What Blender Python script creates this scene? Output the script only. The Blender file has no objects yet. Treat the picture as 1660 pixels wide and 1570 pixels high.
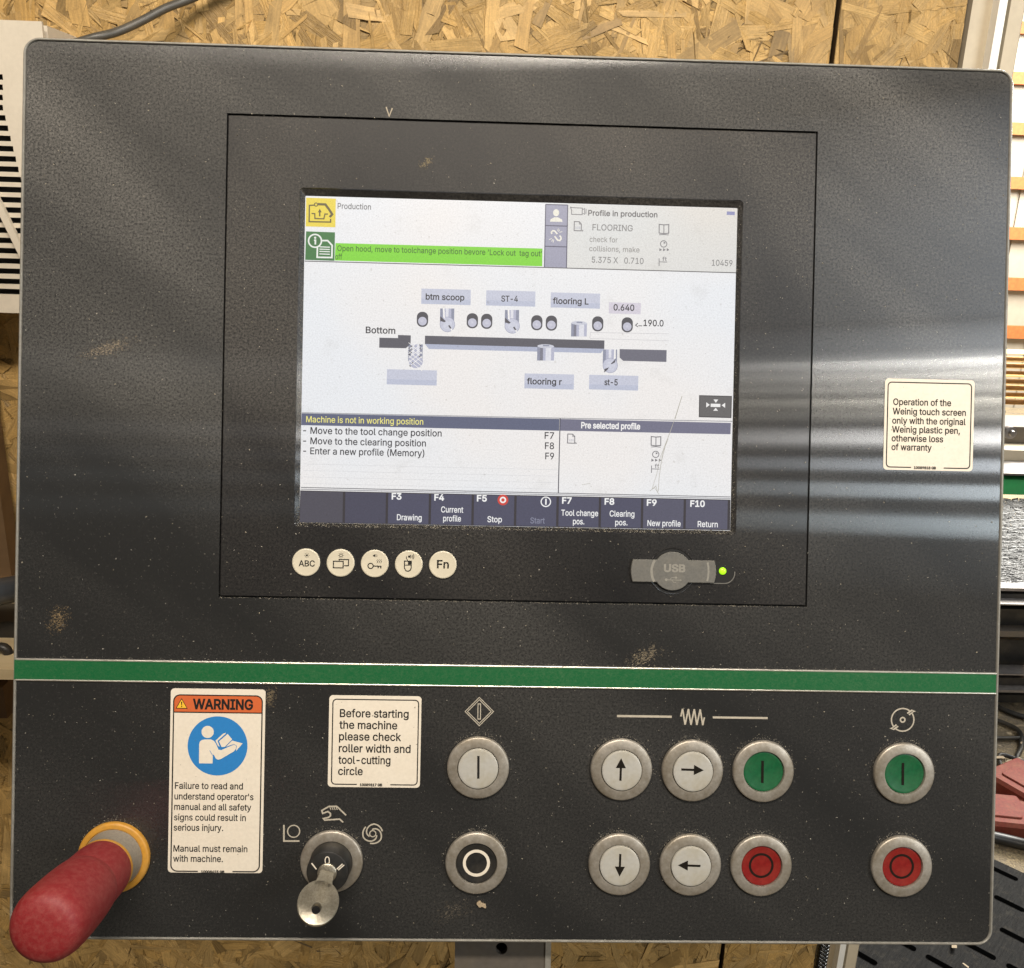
import bpy, bmesh, math, random
from mathutils import Matrix, Vector, noise as mnoise
random.seed(7)
scene = bpy.context.scene
COL = scene.collection

# ------------------------------------------------------------------ frame of the panel and camera
F = 1500.0                  # focal length in photo pixels
W, H = 1660.0, 1570.0
S = 0.0003                  # metres per panel unit
D = F * S                   # camera distance along the panel normal
RC = Matrix(((0.99941268, 0.02039974, 0.02753446),
             (-0.02015707, 0.99975575, -0.00906253),
             (-0.02771261, 0.0085022, 0.99957977)))      # panel -> camera rotation

def P(px, py):
    """photo pixel -> panel-local metres (x, y) on the panel face"""
    q = RC.transposed() @ Vector(((px - W / 2) / F, -(py - H / 2) / F, -1.0))
    return Vector((q.x / -q.z * D, q.y / -q.z * D))

def PH(px, py, h):
    """same, for a point standing h metres off the face"""
    q = RC.transposed() @ Vector(((px - W / 2) / F, -(py - H / 2) / F, -1.0))
    k = (D - h) / -q.z
    return Vector((q.x * k, q.y * k, h))

down_cam = Vector(((670 - W / 2) / F, -(5634 - H / 2) / F, -1.0)).normalized()
zw = -(RC.transposed() @ down_cam)
xw = (Vector((1, 0, 0)) - zw * zw.x).normalized()
yw = zw.cross(xw)
ROOT = Matrix.Translation((0, 0, 1.30)) @ Matrix((xw, yw, zw)).to_4x4()
CAMM = ROOT @ Matrix.Translation((0, 0, D)) @ RC.transposed().to_4x4()

cam = bpy.data.objects.new('camera', bpy.data.cameras.new('camera'))
COL.objects.link(cam)
cam.matrix_world = CAMM
cam.data.sensor_width = 36.0
cam.data.sensor_fit = 'HORIZONTAL'
cam.data.lens = 36.0 * F / W
cam.data.clip_start = 0.02
cam.data.clip_end = 100
scene.camera = cam
CP = CAMM.translation

def ray(px, py):
    return (CAMM.to_3x3() @ Vector(((px - W / 2) / F, -(py - H / 2) / F, -1.0)))
def at_y(px, py, y):
    d = ray(px, py); return CP + d * ((y - CP.y) / d.y)
def at_z(px, py, z):
    d = ray(px, py); return CP + d * ((z - CP.z) / d.z)

# ------------------------------------------------------------------ light
world = bpy.data.worlds.new('World'); scene.world = world
world.use_nodes = True
bg = world.node_tree.nodes['Background']
bg.inputs[0].default_value = (1.0, 0.88, 0.70, 1)
bg.inputs[1].default_value = 0.11
scene.view_settings.view_transform = 'Standard'
scene.view_settings.look = 'None'
scene.view_settings.exposure = 0
scene.view_settings.gamma = 1
scene.view_settings.use_curve_mapping = False

def area(name, loc, target, sx, sy, power, color):
    l = bpy.data.lights.new(name, 'AREA'); l.shape = 'RECTANGLE'
    l.size = sx; l.size_y = sy; l.energy = power; l.color = color
    o = bpy.data.objects.new(name, l); COL.objects.link(o)
    o.location = loc
    o.rotation_euler = (Vector(target) - Vector(loc)).to_track_quat('-Z', 'Y').to_euler()
    return o
def wl(x, y, z):            # panel-local -> world
    return ROOT @ Vector((x, y, z))

area('ceiling_lamp', (-0.04, -0.60, 2.16), (0, 0.10, 1.32), 0.75, 0.10, 20.5, (1.0, 0.90, 0.775))
area('added_sheen_lamp', wl(1.45, 0.25, 1.35), wl(0.1, 0.0, 0), 0.8, 0.9, 2.5, (0.80, 0.90, 1.0))  # added unseen lamp, lays a cool sheen over the panel's right side
# added unseen strip lamps to the right; their reflections make the level haze streaks
for _py, _h, _pw, _c in ((310, 380, 2.6, (0.78, 0.88, 1.0)), (530, 44, 0.9, (0.88, 0.94, 1.0)), (562, 12, 0.7, (0.97, 0.97, 0.95)), (574, 3, 2.2, (1.0, 0.97, 0.90)), (597, 4, 1.0, (1.0, 0.95, 0.84)), (619, 4, 0.7, (1.0, 0.95, 0.84)), (641, 4, 1.1, (1.0, 0.94, 0.8)), (664, 8, 0.4, (1.0, 0.95, 0.85)), (702, 26, 2.4, (1.0, 0.98, 0.95)), (752, 22, 1.0, (0.88, 0.94, 1.0)), (800, 26, 1.1, (0.84, 0.94, 1.0)), (862, 34, 1.1, (0.82, 0.94, 1.0))):
    _y = P(1570, _py).y * 4.0
    _l = area('added_streak_lamp', wl(1.58, _y, 1.35), wl(1.52, _y, 0), 1.0, _h * S * 4, _pw * 1.7, _c)
    _l.matrix_world = ROOT @ Matrix.Translation((1.58, _y, 1.35))
area('hall_daylight', (3.9, 4.4, 3.2), (2.4, 4.2, 0.6), 2.6, 2.6, 900.0, (1.0, 0.97, 0.90))
area('door_daylight', (2.1, 1.2, 2.3), (0.80, 0.6, 1.2), 0.8, 0.8, 34.0, (0.95, 0.98, 1.0))

# ------------------------------------------------------------------ materials
def lin(c):
    def f(v):
        v /= 255.0
        return v / 12.92 if v <= 0.04045 else ((v + 0.055) / 1.055) ** 2.4
    return (f(c[0]), f(c[1]), f(c[2]), 1.0)

class NT:
    def __init__(self, name):
        self.m = bpy.data.materials.new(name); self.m.use_nodes = True
        self.t = self.m.node_tree; self.n = self.t.nodes; self.l = self.t.links
        self.b = self.n['Principled BSDF']
    def node(self, typ, **kw):
        n = self.n.new(typ)
        for k, v in kw.items():
            if k == 'inp':
                for i, val in v.items(): n.inputs[i].default_value = val
            else: setattr(n, k, v)
        return n
    def link(self, a, b): self.l.new(a, b)
    def coord(self, scale=(1, 1, 1), rot=(0, 0, 0), kind='Object'):
        tc = self.node('ShaderNodeTexCoord'); mp = self.node('ShaderNodeMapping')
        mp.inputs['Scale'].default_value = scale; mp.inputs['Rotation'].default_value = rot
        self.link(tc.outputs[kind], mp.inputs[0]); return mp.outputs[0]
    def noise(self, vec, scale, detail=3, rough=0.55, lo=0.4, hi=0.6, a=0.0, b=1.0):
        n = self.node('ShaderNodeTexNoise', inp={'Scale': scale, 'Detail': detail, 'Roughness': rough})
        self.link(vec, n.inputs['Vector'])
        r = self.node('ShaderNodeMapRange', inp={1: lo, 2: hi, 3: a, 4: b})
        self.link(n.outputs['Fac'], r.inputs[0]); return r.outputs[0]
    def math(self, op, a, b):
        n = self.node('ShaderNodeMath', operation=op)
        for i, v in enumerate((a, b)):
            if isinstance(v, (int, float)): n.inputs[i].default_value = v
            else: self.link(v, n.inputs[i])
        return n.outputs[0]
    def mix(self, fac, c1, c2, mode='MIX'):
        n = self.node('ShaderNodeMix', data_type='RGBA', blend_type=mode)
        for i, v in ((0, fac), (6, c1), (7, c2)):
            if isinstance(v, (int, float, tuple)): n.inputs[i].default_value = v
            else: self.link(v, n.inputs[i])
        return n.outputs[2]
    def bump(self, h, strength, dist):
        n = self.node('ShaderNodeBump', inp={'Strength': strength, 'Distance': dist})
        self.link(h, n.inputs['Height']); self.link(n.outputs[0], self.b.inputs['Normal'])

def mat(name, col, rough=0.5, metal=0.0, var=0.12, vscale=900.0, dirt=0.0, dirtcol=(0.16, 0.13, 0.09, 1), bump=0.0, spec=0.5):
    """paint, plastic or metal with fine colour grain and optional grime patches"""
    t = NT(name); v = t.coord()
    n1 = t.noise(v, vscale, 4, 0.6, 0.25, 0.75, 1 - var, 1 + var)
    base = t.mix(1.0, col, n1, 'MULTIPLY')
    if dirt > 0:
        n2 = t.noise(v, vscale * 0.16, 6, 0.7, 0.42, 0.72, 0, dirt)
        base = t.mix(n2, base, dirtcol)
    t.link(base, t.b.inputs['Base Color'])
    t.b.inputs['Roughness'].default_value = rough; t.b.inputs['Metallic'].default_value = metal
    t.b.inputs['Specular IOR Level'].default_value = spec
    if bump > 0: t.bump(n1, bump, 0.0004)
    return t.m

def film_mat(name, dark, dust, amount, shift, rough=0.48, streak=True, sheen=0.0):
    """dark printed film under a coat of wood dust, wiped in places"""
    t = NT(name)
    v = t.coord()
    fine = t.noise(v, 900, 5, 0.85, 0.40, 0.70, 0.1, 2.1)
    spk = t.noise(v, 520, 3, 0.7, 0.60, 0.76, 0.0, 1.5)
    big = t.noise(v, 5.0 + shift, 4, 0.6, 0.34, 0.68, 0.6, 1.25)
    rot = t.node('ShaderNodeMapping'); rot.inputs['Rotation'].default_value = (0, 0, math.radians(38 + 9 * shift)); t.link(v, rot.inputs[0])
    stc = t.node('ShaderNodeMapping'); stc.inputs['Scale'].default_value = (2.2, 13.0, 1); stc.inputs['Location'].default_value = (shift, 0.4, 0); t.link(rot.outputs[0], stc.inputs[0])
    wipe = t.noise(stc.outputs[0], 1.0, 3, 0.5, 0.36, 0.62, 0.15, 1.3)
    # dust settles most along the upper part of the face
    sep = t.node('ShaderNodeSeparateXYZ'); t.link(v, sep.inputs[0])
    up = t.node('ShaderNodeMapRange', inp={1: -0.1, 2: 0.2, 3: 0.6, 4: 2.5}); t.link(sep.outputs['Y'], up.inputs[0])
    f = t.math('MULTIPLY', fine, big)
    if streak: f = t.math('MULTIPLY', f, wipe)
    f = t.math('MULTIPLY', f, up.outputs[0])
    f = t.math('MULTIPLY', f, amount)
    f = t.math('ADD', f, t.math('MULTIPLY', spk, amount * 0.7))
    fc = t.node('ShaderNodeClamp'); t.link(f, fc.inputs[0])
    t.link(t.mix(fc.outputs[0], dark, dust), t.b.inputs['Base Color'])
    rr = t.node('ShaderNodeMapRange', inp={1: 0, 2: 0.5, 3: rough, 4: 0.75}); t.link(fc.outputs[0], rr.inputs[0])
    t.link(rr.outputs[0], t.b.inputs['Roughness'])
    t.b.inputs['Specular IOR Level'].default_value = 0.17
    t.bump(fine, 0.10, 0.0002)
    if sheen:               # added stretched gloss that smears the strip lamps into level haze streaks
        gl = t.node('ShaderNodeBsdfAnisotropic', inp={'Roughness': 0.13, 'Anisotropy': 0.90})
        cx = t.node('ShaderNodeCombineXYZ', inp={1: 1.0}); vt = t.node('ShaderNodeVectorTransform', vector_type='VECTOR', convert_from='OBJECT', convert_to='WORLD')
        t.link(cx.outputs[0], vt.inputs[0]); t.link(vt.outputs[0], gl.inputs['Tangent'])
        mx = t.node('ShaderNodeMixShader', inp={0: sheen})
        t.link(t.b.outputs[0], mx.inputs[1]); t.link(gl.outputs[0], mx.inputs[2])
        t.link(mx.outputs[0], t.n['Material Output'].inputs[0])
    return t.m

M = {}
M['film'] = film_mat('dusty_charcoal_film', (0.0080, 0.0084, 0.0090, 1), (0.265, 0.252, 0.23, 1), 0.105, 0.0, 0.5, True, 0.10)
M['bezel'] = film_mat('dusty_black_bezel', (0.0055, 0.0055, 0.0065, 1), (0.265, 0.245, 0.215, 1), 0.066, 1.7, 0.42, True, 0.07)
M['stripe'] = film_mat('dusty_green_stripe', (0.003, 0.085, 0.026, 1), (0.30, 0.34, 0.22, 1), 0.085, 2.0, 0.5, False)
M['black'] = mat('black_gap', (0.004, 0.004, 0.004, 1), 0.8)
M['frame'] = mat('grey_frame_paint', (0.30, 0.29, 0.26, 1), 0.35, 0.3, 0.15, 400, 0.35)
M['alu'] = mat('bright_trim_metal', (0.72, 0.69, 0.62, 1), 0.28, 0.8, 0.12, 500, 0.3)
M['ringm'] = mat('satin_button_metal', (0.36, 0.33, 0.285, 1), 0.46, 0.6, 0.2, 700, 0.75, (0.20, 0.165, 0.115, 1), 0.15)
M['white_cap'] = mat('translucent_white_cap', (0.37, 0.36, 0.33, 1), 0.35, 0, 0.07, 500, 0.55, (0.28, 0.24, 0.15, 1))
M['green_cap'] = mat('green_cap_plastic', (0.002, 0.075, 0.024, 1), 0.4, 0, 0.22, 700, 0.15, (0.10, 0.2, 0.10, 1))
M['red_cap'] = mat('red_cap_plastic', (0.17, 0.009, 0.008, 1), 0.28, 0, 0.2, 700, 0.15, (0.35, 0.1, 0.06, 1))
M['black_cap'] = mat('black_cap_plastic', (0.010, 0.010, 0.010, 1), 0.45, 0, 0.4, 700, 0.12)
M['ink'] = mat('dark_ink', (0.012, 0.011, 0.010, 1), 0.7, spec=0.2)
M['ink_soft'] = mat('faded_ink', (0.010, 0.008, 0.006, 1), 0.8, spec=0.1)
M['print'] = mat('pale_print', (0.40, 0.36, 0.29, 1), 0.6, 0, 0.12, 900, 0.25)
M['label'] = mat('label_paper', (0.64, 0.58, 0.485, 1), 0.5, 0, 0.06, 600, 0.12, (0.45, 0.36, 0.24, 1))
M['orange'] = mat('label_orange', (0.50, 0.105, 0.028, 1), 0.5, 0, 0.06)
M['blue'] = mat('label_blue', (0.018, 0.17, 0.44, 1), 0.5, 0, 0.05)
M['yellow'] = mat('label_yellow', (0.72, 0.42, 0.03, 1), 0.5)
M['cream'] = mat('cream_key_plastic', (0.52, 0.475, 0.37, 1), 0.32, 0, 0.05, 500, 0.15)
M['rubber'] = mat('grey_rubber', (0.10, 0.097, 0.088, 1), 0.62, 0, 0.18, 900, 0.25, (0.2, 0.18, 0.14, 1))
M['rubber_print'] = mat('worn_rubber_edge', (0.20, 0.19, 0.165, 1), 0.6)
M['red'] = mat('red_stop_plastic', (0.19, 0.009, 0.011, 1), 0.6, 0, 0.25, 2600, 0.42, (0.30, 0.085, 0.072, 1), 0.1)
M['stop_yellow'] = mat('yellow_collar_plastic', (0.46, 0.215, 0.018, 1), 0.5, 0, 0.15, 500, 0.4, (0.35, 0.22, 0.08, 1))
M['stop_grey'] = mat('grey_collar_plastic', (0.20, 0.175, 0.14, 1), 0.6, 0, 0.2)
M['key_metal'] = mat('nickel_key_metal', (0.42, 0.385, 0.31, 1), 0.36, 0.85, 0.25, 1300, 0.6, (0.15, 0.13, 0.09, 1), 0.4)
M['rust'] = mat('rusty_dust', (0.42, 0.25, 0.10, 1), 0.8, 0, 0.3)
M['post'] = mat('grey_steel_bracket', (0.13, 0.115, 0.10, 1), 0.45, 0.4, 0.15, 300, 0.4)
M['cabinet'] = mat('cream_enamel', (0.66, 0.59, 0.48, 1), 0.5, 0, 0.04, 300, 0.12)
M['cable'] = mat('dark_grey_cable', (0.075, 0.07, 0.06, 1), 0.42, 0, 0.15, 300, 0.3)
M['jamb'] = mat('beige_jamb_paint', (0.55, 0.47, 0.34, 1), 0.5, 0, 0.05, 150, 0.1)
M['jamb_white'] = mat('white_jamb_paint', (0.82, 0.80, 0.74, 1), 0.35, 0, 0.04, 150)
M['chip'] = mat('pale_wood_chip', (0.33, 0.255, 0.165, 1), 0.8, 0, 0.3)
M['shaving'] = mat('grey_shaving', (0.30, 0.26, 0.20, 1), 0.8)
M['machine'] = mat('black_machine_steel', (0.018, 0.018, 0.018, 1), 0.42, 0.2, 0.3, 60, 0.35)
M['machine_green'] = mat('green_machine_paint', (0.05, 0.42, 0.13, 1), 0.5, 0, 0.1, 60, 0.2)
M['steel'] = mat('worn_bare_steel', (0.30, 0.28, 0.27, 1), 0.4, 0.7, 0.3, 60, 0.3)
M['batten'] = mat('orange_batten_wood', (0.36, 0.10, 0.022, 1), 0.7, 0, 0.25, 40)
M['siding'] = mat('pale_siding', (0.30, 0.265, 0.21, 1), 0.6, 0, 0.06, 20)
M['redblock'] = mat('faded_red_plastic', (0.15, 0.028, 0.018, 1), 0.7, 0, 0.3, 160, 0.35, (0.22, 0.11, 0.055, 1), 0.3, spec=0.2)
M['bluegrey'] = mat('blue_grey_steel', (0.10, 0.115, 0.14, 1), 0.35, 0.4, 0.2, 100, 0.3)

def mat_wood(name, c1, c2, sx=3.0, sy=60.0):
    t = NT(name); v = t.coord((sx, sy, sy))
    g = t.noise(v, 1.0, 5, 0.6, 0.3, 0.7, 0, 1)
    t.link(t.mix(g, c1, c2), t.b.inputs['Base Color']); t.b.inputs['Roughness'].default_value = 0.7
    return t.m
M['lumber'] = mat_wood('yellow_pine_board', (0.55, 0.37, 0.13, 1), (0.72, 0.52, 0.22, 1), 2.0, 40)
M['shelf'] = mat_wood('dusty_shelf_wood', (0.42, 0.32, 0.18, 1), (0.55, 0.45, 0.28, 1), 6, 40)

def mat_strand():
    t = NT('osb_strand'); at = t.node('ShaderNodeVertexColor', layer_name='tint')
    uv = t.node('ShaderNodeUVMap'); mp = t.node('ShaderNodeMapping'); mp.inputs['Scale'].default_value = (22, 520, 1)
    t.link(uv.outputs[0], mp.inputs[0])
    g = t.noise(mp.outputs[0], 1.0, 6, 0.65, 0.28, 0.72, 0.68, 1.14)
    v = t.coord(); g2 = t.noise(v, 38, 5, 0.7, 0.32, 0.68, 0.74, 1.14)
    g3 = t.noise(v, 700, 2, 0.6, 0.35, 0.7, 0.9, 1.08)
    c = t.mix(1.0, at.outputs[0], g, 'MULTIPLY'); c = t.mix(1.0, c, g2, 'MULTIPLY'); c = t.mix(1.0, c, g3, 'MULTIPLY')
    t.link(c, t.b.inputs['Base Color']); t.b.inputs['Roughness'].default_value = 0.55
    t.bump(g, 0.9, 0.0015); return t.m
M['strand'] = mat_strand()

def mat_speck():
    t = NT('sawdust_fibre'); at = t.node('ShaderNodeVertexColor', layer_name='tint')
    t.link(at.outputs[0], t.b.inputs['Base Color']); t.b.inputs['Roughness'].default_value = 0.85; return t.m
M['speck'] = mat_speck()

def mat_floor():
    t = NT('sawdust_floor'); v = t.coord()
    a = t.noise(v, 9, 6, 0.7, 0.35, 0.65, 0, 1); b = t.noise(v, 160, 4, 0.7, 0.35, 0.68, 0, 1)
    c = t.mix(b, (0.16, 0.12, 0.075, 1), (0.60, 0.46, 0.25, 1)); c = t.mix(a, c, (0.20, 0.165, 0.12, 1))
    t.link(c, t.b.inputs['Base Color']); t.b.inputs['Roughness'].default_value = 0.9
    t.bump(b, 0.8, 0.006); return t.m
M['floor'] = mat_floor()

def mat_mat():
    t = NT('black_rubber_mat'); v = t.coord((220, 16, 1), (0, 0, 0))
    a = t.noise(v, 1.0, 4, 0.7, 0.35, 0.65, 0, 1); v2 = t.coord(); d = t.noise(v2, 55, 6, 0.7, 0.52, 0.78, 0, 0.30)
    c = t.mix(a, (0.006, 0.0058, 0.0056, 1), (0.017, 0.016, 0.015, 1)); c = t.mix(d, c, (0.10, 0.085, 0.06, 1))
    t.link(c, t.b.inputs['Base Color']); t.b.inputs['Roughness'].default_value = 0.85; t.b.inputs['Specular IOR Level'].default_value = 0.2; t.bump(a, 0.7, 0.003); return t.m
M['mat'] = mat_mat()
M['slot'] = mat('dark_slot', (0.001, 0.001, 0.001, 1), 1.0, spec=0.0)

SCR = {}
def scr(rgb, k=1.0, tint=0.0):
    """a lit display colour under a little dust"""
    key = (rgb, k, tint)
    if key not in SCR:
        t = NT('display_%d_%d_%d' % rgb); v = t.coord()
        c = lin(rgb)
        n = t.noise(v, 1300, 3, 0.8, 0.34, 0.68, 1.06, 0.86)
        col = t.mix(1.0, c, n, 'MULTIPLY')
        sp = t.noise(v, 420, 2, 0.5, 0.68, 0.76, 0, 0.35)
        col = t.mix(sp, col, (c[0] * 0.5, c[1] * 0.47, c[2] * 0.42, 1))
        if tint:
            n2 = t.noise(v, 9, 2, 0.5, 0.4, 0.6, 0, 1)
            col = t.mix(1.0, col, t.mix(n2, (1.0, 0.975, 0.945, 1), (0.945, 0.975, 1.0, 1)), 'MULTIPLY')
            sm_ = t.noise(v, 55, 5, 0.65, 0.58, 0.76, 0, 0.22)
            col = t.mix(sm_, col, (c[0] * .45, c[1] * .43, c[2] * .38, 1))
        t.link(col, t.b.inputs['Emission Color']); t.b.inputs['Emission Strength'].default_value = k
        t.b.inputs['Base Color'].default_value = (0.02, 0.02, 0.022, 1); t.b.inputs['Roughness'].default_value = 0.35
        t.b.inputs['Specular IOR Level'].default_value = 0.3
        SCR[key] = t.m
    return SCR[key]

# ------------------------------------------------------------------ mesh builder
_tc = bpy.data.curves.new('writing', 'FONT'); _tc.size = 1.0
try:      # Blender's own bundled sans; its built-in font otherwise
    _tc.font = bpy.data.fonts.load(bpy.utils.system_resource('DATAFILES', path='fonts') + '/Inter.woff2')
except Exception: pass
_to = bpy.data.objects.new('writing', _tc)
_dg = bpy.context.evaluated_depsgraph_get()
from mathutils.geometry import delaunay_2d_cdt
def _contours(txt):
    _tc.body = txt; cu = _to.to_curve(_dg); out = []
    for sp in cu.splines:
        if sp.type != 'BEZIER': out.append([p.co.xy.copy() for p in sp.points]); continue
        bp = sp.bezier_points; n = len(bp); pts = []
        for i in range(n):
            q, r = bp[i], bp[(i + 1) % n]; p0, p1, p2, p3 = (Vector(v.xy) for v in (q.co, q.handle_right, r.handle_left, r.co))
            e = p3 - p0
            k = 1 if abs(e.cross(p1 - p0)) + abs(e.cross(p2 - p0)) < 1e-5 else 3
            for j in range(k):
                u = j / k; pts.append(p0 * (1 - u) ** 3 + p1 * 3 * u * (1 - u) ** 2 + p2 * 3 * u * u * (1 - u) + p3 * u ** 3)
        clean = []
        for p in pts:
            if not clean or (p - clean[-1]).length > 1e-4: clean.append(p)
        if len(clean) > 2: out.append(clean)
    _to.to_curve_clear(); return out
def _maxx(txt): return max(p.x for c in _contours(txt) for p in c)
_hh = _maxx('HH'); _adv = {}; _gly = {}
CAPH = max(p.y for c in _contours('H') for p in c)
def _wind(x, y, c):
    w = 0
    for i in range(len(c)):
        ax, ay = c[i - 1]; bx_, by_ = c[i]
        if ay <= y < by_ and (bx_ - ax) * (y - ay) - (x - ax) * (by_ - ay) > 0: w += 1
        elif by_ <= y < ay and (bx_ - ax) * (y - ay) - (x - ax) * (by_ - ay) < 0: w -= 1
    return w
def glyph(ch, bold):
    """triangles of one character; overlapping outlines are merged by winding"""
    if (ch, bold) in _gly: return _gly[ch, bold]
    cs = []
    for c in _contours(ch):
        n = len(c); o = []
        for i in range(n):
            d1 = (c[i] - c[i - 1]).normalized(); d2 = (c[(i + 1) % n] - c[i]).normalized()
            n1 = Vector((-d1.y, d1.x)); n2 = Vector((-d2.y, d2.x)); k = n1 + n2
            k = k / max(0.5, k.dot(n1)) if k.length > 1e-4 else n1
            o.append(c[i] + k * bold)
        cs.append(o)
    vs, es = [], []
    for o in cs:
        b0 = len(vs); vs += o; es += [(b0 + i, b0 + (i + 1) % len(o)) for i in range(len(o))]
    if not vs: res = ([], [])
    else:
        rv, _, rf, *_r = delaunay_2d_cdt(vs, es, [], 0, 1e-6)
        keep = []
        for f_ in rf:
            x = sum(rv[i].x for i in f_) / len(f_); y = sum(rv[i].y for i in f_) / len(f_)
            if sum(_wind(x, y, o) for o in cs) != 0: keep.append(list(f_))
        res = ([(v.x, v.y) for v in rv], keep)
    _gly[ch, bold] = res; return res
def typeset(txt, bold):
    """(points, faces, lowest x, highest x) of a line of writing at size 1"""
    x = 0.0; pts, fs = [], []
    b_ = bold + 0.007
    for ch in txt:
        if ch not in _adv: _adv[ch] = _maxx('H' + ch + 'H') - _hh
        gv, gf = glyph(ch, round(b_, 4)) if ch != ' ' else ([], [])
        o = len(pts); pts += [(p[0] + x, p[1]) for p in gv]; fs += [[i + o for i in f_] for f_ in gf]
        x += _adv[ch]
    used = [pts[i][0] for f_ in fs for i in f_]
    return pts, fs, min(used), max(used)

class MB:
    def __init__(self): self.v = []; self.f = []; self.m = []; self.mats = []; self.sm = []
    def mi(self, m):
        if m not in self.mats: self.mats.append(m)
        return self.mats.index(m)
    def add(self, vs, fs, m, smooth=False):
        o = len(self.v); self.v += [tuple(v) for v in vs]; k = self.mi(m)
        for f in fs: self.f.append([i + o for i in f]); self.m.append(k); self.sm.append(smooth)
    def poly(self, pts, z, m):
        a = sum(pts[i][0] * pts[(i + 1) % len(pts)][1] - pts[(i + 1) % len(pts)][0] * pts[i][1] for i in range(len(pts)))
        if a < 0: pts = pts[::-1]
        self.add([(p[0], p[1], z) for p in pts], [list(range(len(pts)))], m)
    def prism(self, pts, z0, z1, m, bevel=0.0):
        a = sum(pts[i][0] * pts[(i + 1) % len(pts)][1] - pts[(i + 1) % len(pts)][0] * pts[i][1] for i in range(len(pts)))
        if a < 0: pts = pts[::-1]
        n = len(pts); cx = sum(p[0] for p in pts) / n; cy = sum(p[1] for p in pts) / n
        rings = [[(p[0], p[1], z0) for p in pts]]
        if bevel:
            rings.append([(p[0], p[1], z1 - bevel) for p in pts])
            ins = []
            for i in range(n):
                a0 = Vector(pts[i - 1]); b0 = Vector(pts[i]); c0 = Vector(pts[(i + 1) % n])
                e1 = (b0 - a0); e2 = (c0 - b0)
                n1 = Vector((-e1.y, e1.x)).normalized() if e1.length else Vector((0, 0)); n2 = Vector((-e2.y, e2.x)).normalized() if e2.length else n1
                k = n1 + n2
                k = k / max(0.3, k.dot(n1)) if k.length > 1e-6 else n1
                q = b0 + k * bevel; ins.append((q.x, q.y, z1))
            rings.append(ins)
        else: rings.append([(p[0], p[1], z1) for p in pts])
        vs = [v for r in rings for v in r]; fs = []
        for r in range(len(rings) - 1):
            for i in range(n):
                j = (i + 1) % n; fs.append([r * n + i, r * n + j, (r + 1) * n + j, (r + 1) * n + i])
        fs.append([(len(rings) - 1) * n + i for i in range(n)])
        fs.append([n - 1 - i for i in range(n)])
        self.add(vs, fs, m)
    def box(self, lo, hi, m):
        x0, y0, z0 = lo; x1, y1, z1 = hi
        self.add([(x0, y0, z0), (x1, y0, z0), (x1, y1, z0), (x0, y1, z0), (x0, y0, z1), (x1, y0, z1), (x1, y1, z1), (x0, y1, z1)],
                 [[3, 2, 1, 0], [4, 5, 6, 7], [0, 1, 5, 4], [1, 2, 6, 5], [2, 3, 7, 6], [3, 0, 4, 7]], m)
    def ring(self, c, r0, r1, z, m, n=48, a0=0.0, a1=2 * math.pi):
        full = abs(a1 - a0 - 2 * math.pi) < 1e-6
        k = n if full else n + 1; vs = []
        for i in range(k):
            a = a0 + (a1 - a0) * i / n; ca, sa = math.cos(a), math.sin(a)
            vs += [(c[0] + r0 * ca, c[1] + r0 * sa, z), (c[0] + r1 * ca, c[1] + r1 * sa, z)]
        fs = []
        for i in range(n):
            j = (i + 1) % k; fs.append([2 * i, 2 * i + 1, 2 * j + 1, 2 * j])
        self.add(vs, fs, m)
    def disc(self, c, r, z, m, n=48, ry=None):
        ry = ry or r
        self.poly([(c[0] + r * math.cos(2 * math.pi * i / n), c[1] + ry * math.sin(2 * math.pi * i / n)) for i in range(n)], z, m)
    def stroke(self, pts, w, z, m, closed=False):
        pts = [Vector((p[0], p[1])) for p in pts]; n = len(pts); h = w / 2; vs = []
        for i in range(n):
            a = pts[i - 1] if (i > 0 or closed) else None; b = pts[(i + 1) % n] if (i < n - 1 or closed) else None
            d1 = (pts[i] - a).normalized() if a is not None else None; d2 = (b - pts[i]).normalized() if b is not None else None
            d1 = d1 or d2; d2 = d2 or d1
            n1 = Vector((-d1.y, d1.x)); n2 = Vector((-d2.y, d2.x)); k = n1 + n2
            k = k / max(0.35, k.dot(n1)) if k.length > 1e-6 else n1
            vs += [(pts[i].x + k.x * h, pts[i].y + k.y * h, z), (pts[i].x - k.x * h, pts[i].y - k.y * h, z)]
        fs = []
        for i in range(n if closed else n - 1):
            j = (i + 1) % n; fs.append([2 * i, 2 * i + 1, 2 * j + 1, 2 * j])
        self.add(vs, fs, m)
    def lathe(self, prof, m, n=64, c=(0, 0), ms=None, smooth=True):
        """prof: (r, z) list from outside in; ms: material per segment"""
        vs = []
        for r, z in prof:
            for i in range(n):
                a = 2 * math.pi * i / n; vs.append((c[0] + r * math.cos(a), c[1] + r * math.sin(a), z))
        for k in range(len(prof) - 1):
            fs = []
            for i in range(n):
                j = (i + 1) % n; fs.append([i, j, n + j, n + i])
            self.add(vs[k * n:(k + 2) * n], fs, ms[k] if ms else m, False)
        if prof[-1][0] > 1e-6:
            self.add(vs[-n:], [list(range(n))], ms[-1] if ms else m)
    def tube(self, pts, r, m, n=10):
        pts = [Vector(p) for p in pts]; vs = []; up = Vector((0.12, 0.31, 0.94))
        for i, p in enumerate(pts):
            d = (pts[min(i + 1, len(pts) - 1)] - pts[max(i - 1, 0)]).normalized()
            a = d.cross(up).normalized(); b = d.cross(a)
            for k in range(n):
                t = 2 * math.pi * k / n; vs.append(p + a * (r * math.cos(t)) + b * (r * math.sin(t)))
        fs = []
        for i in range(len(pts) - 1):
            for k in range(n):
                l = (k + 1) % n; fs.append([i * n + k, i * n + l, (i + 1) * n + l, (i + 1) * n + k])
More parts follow.
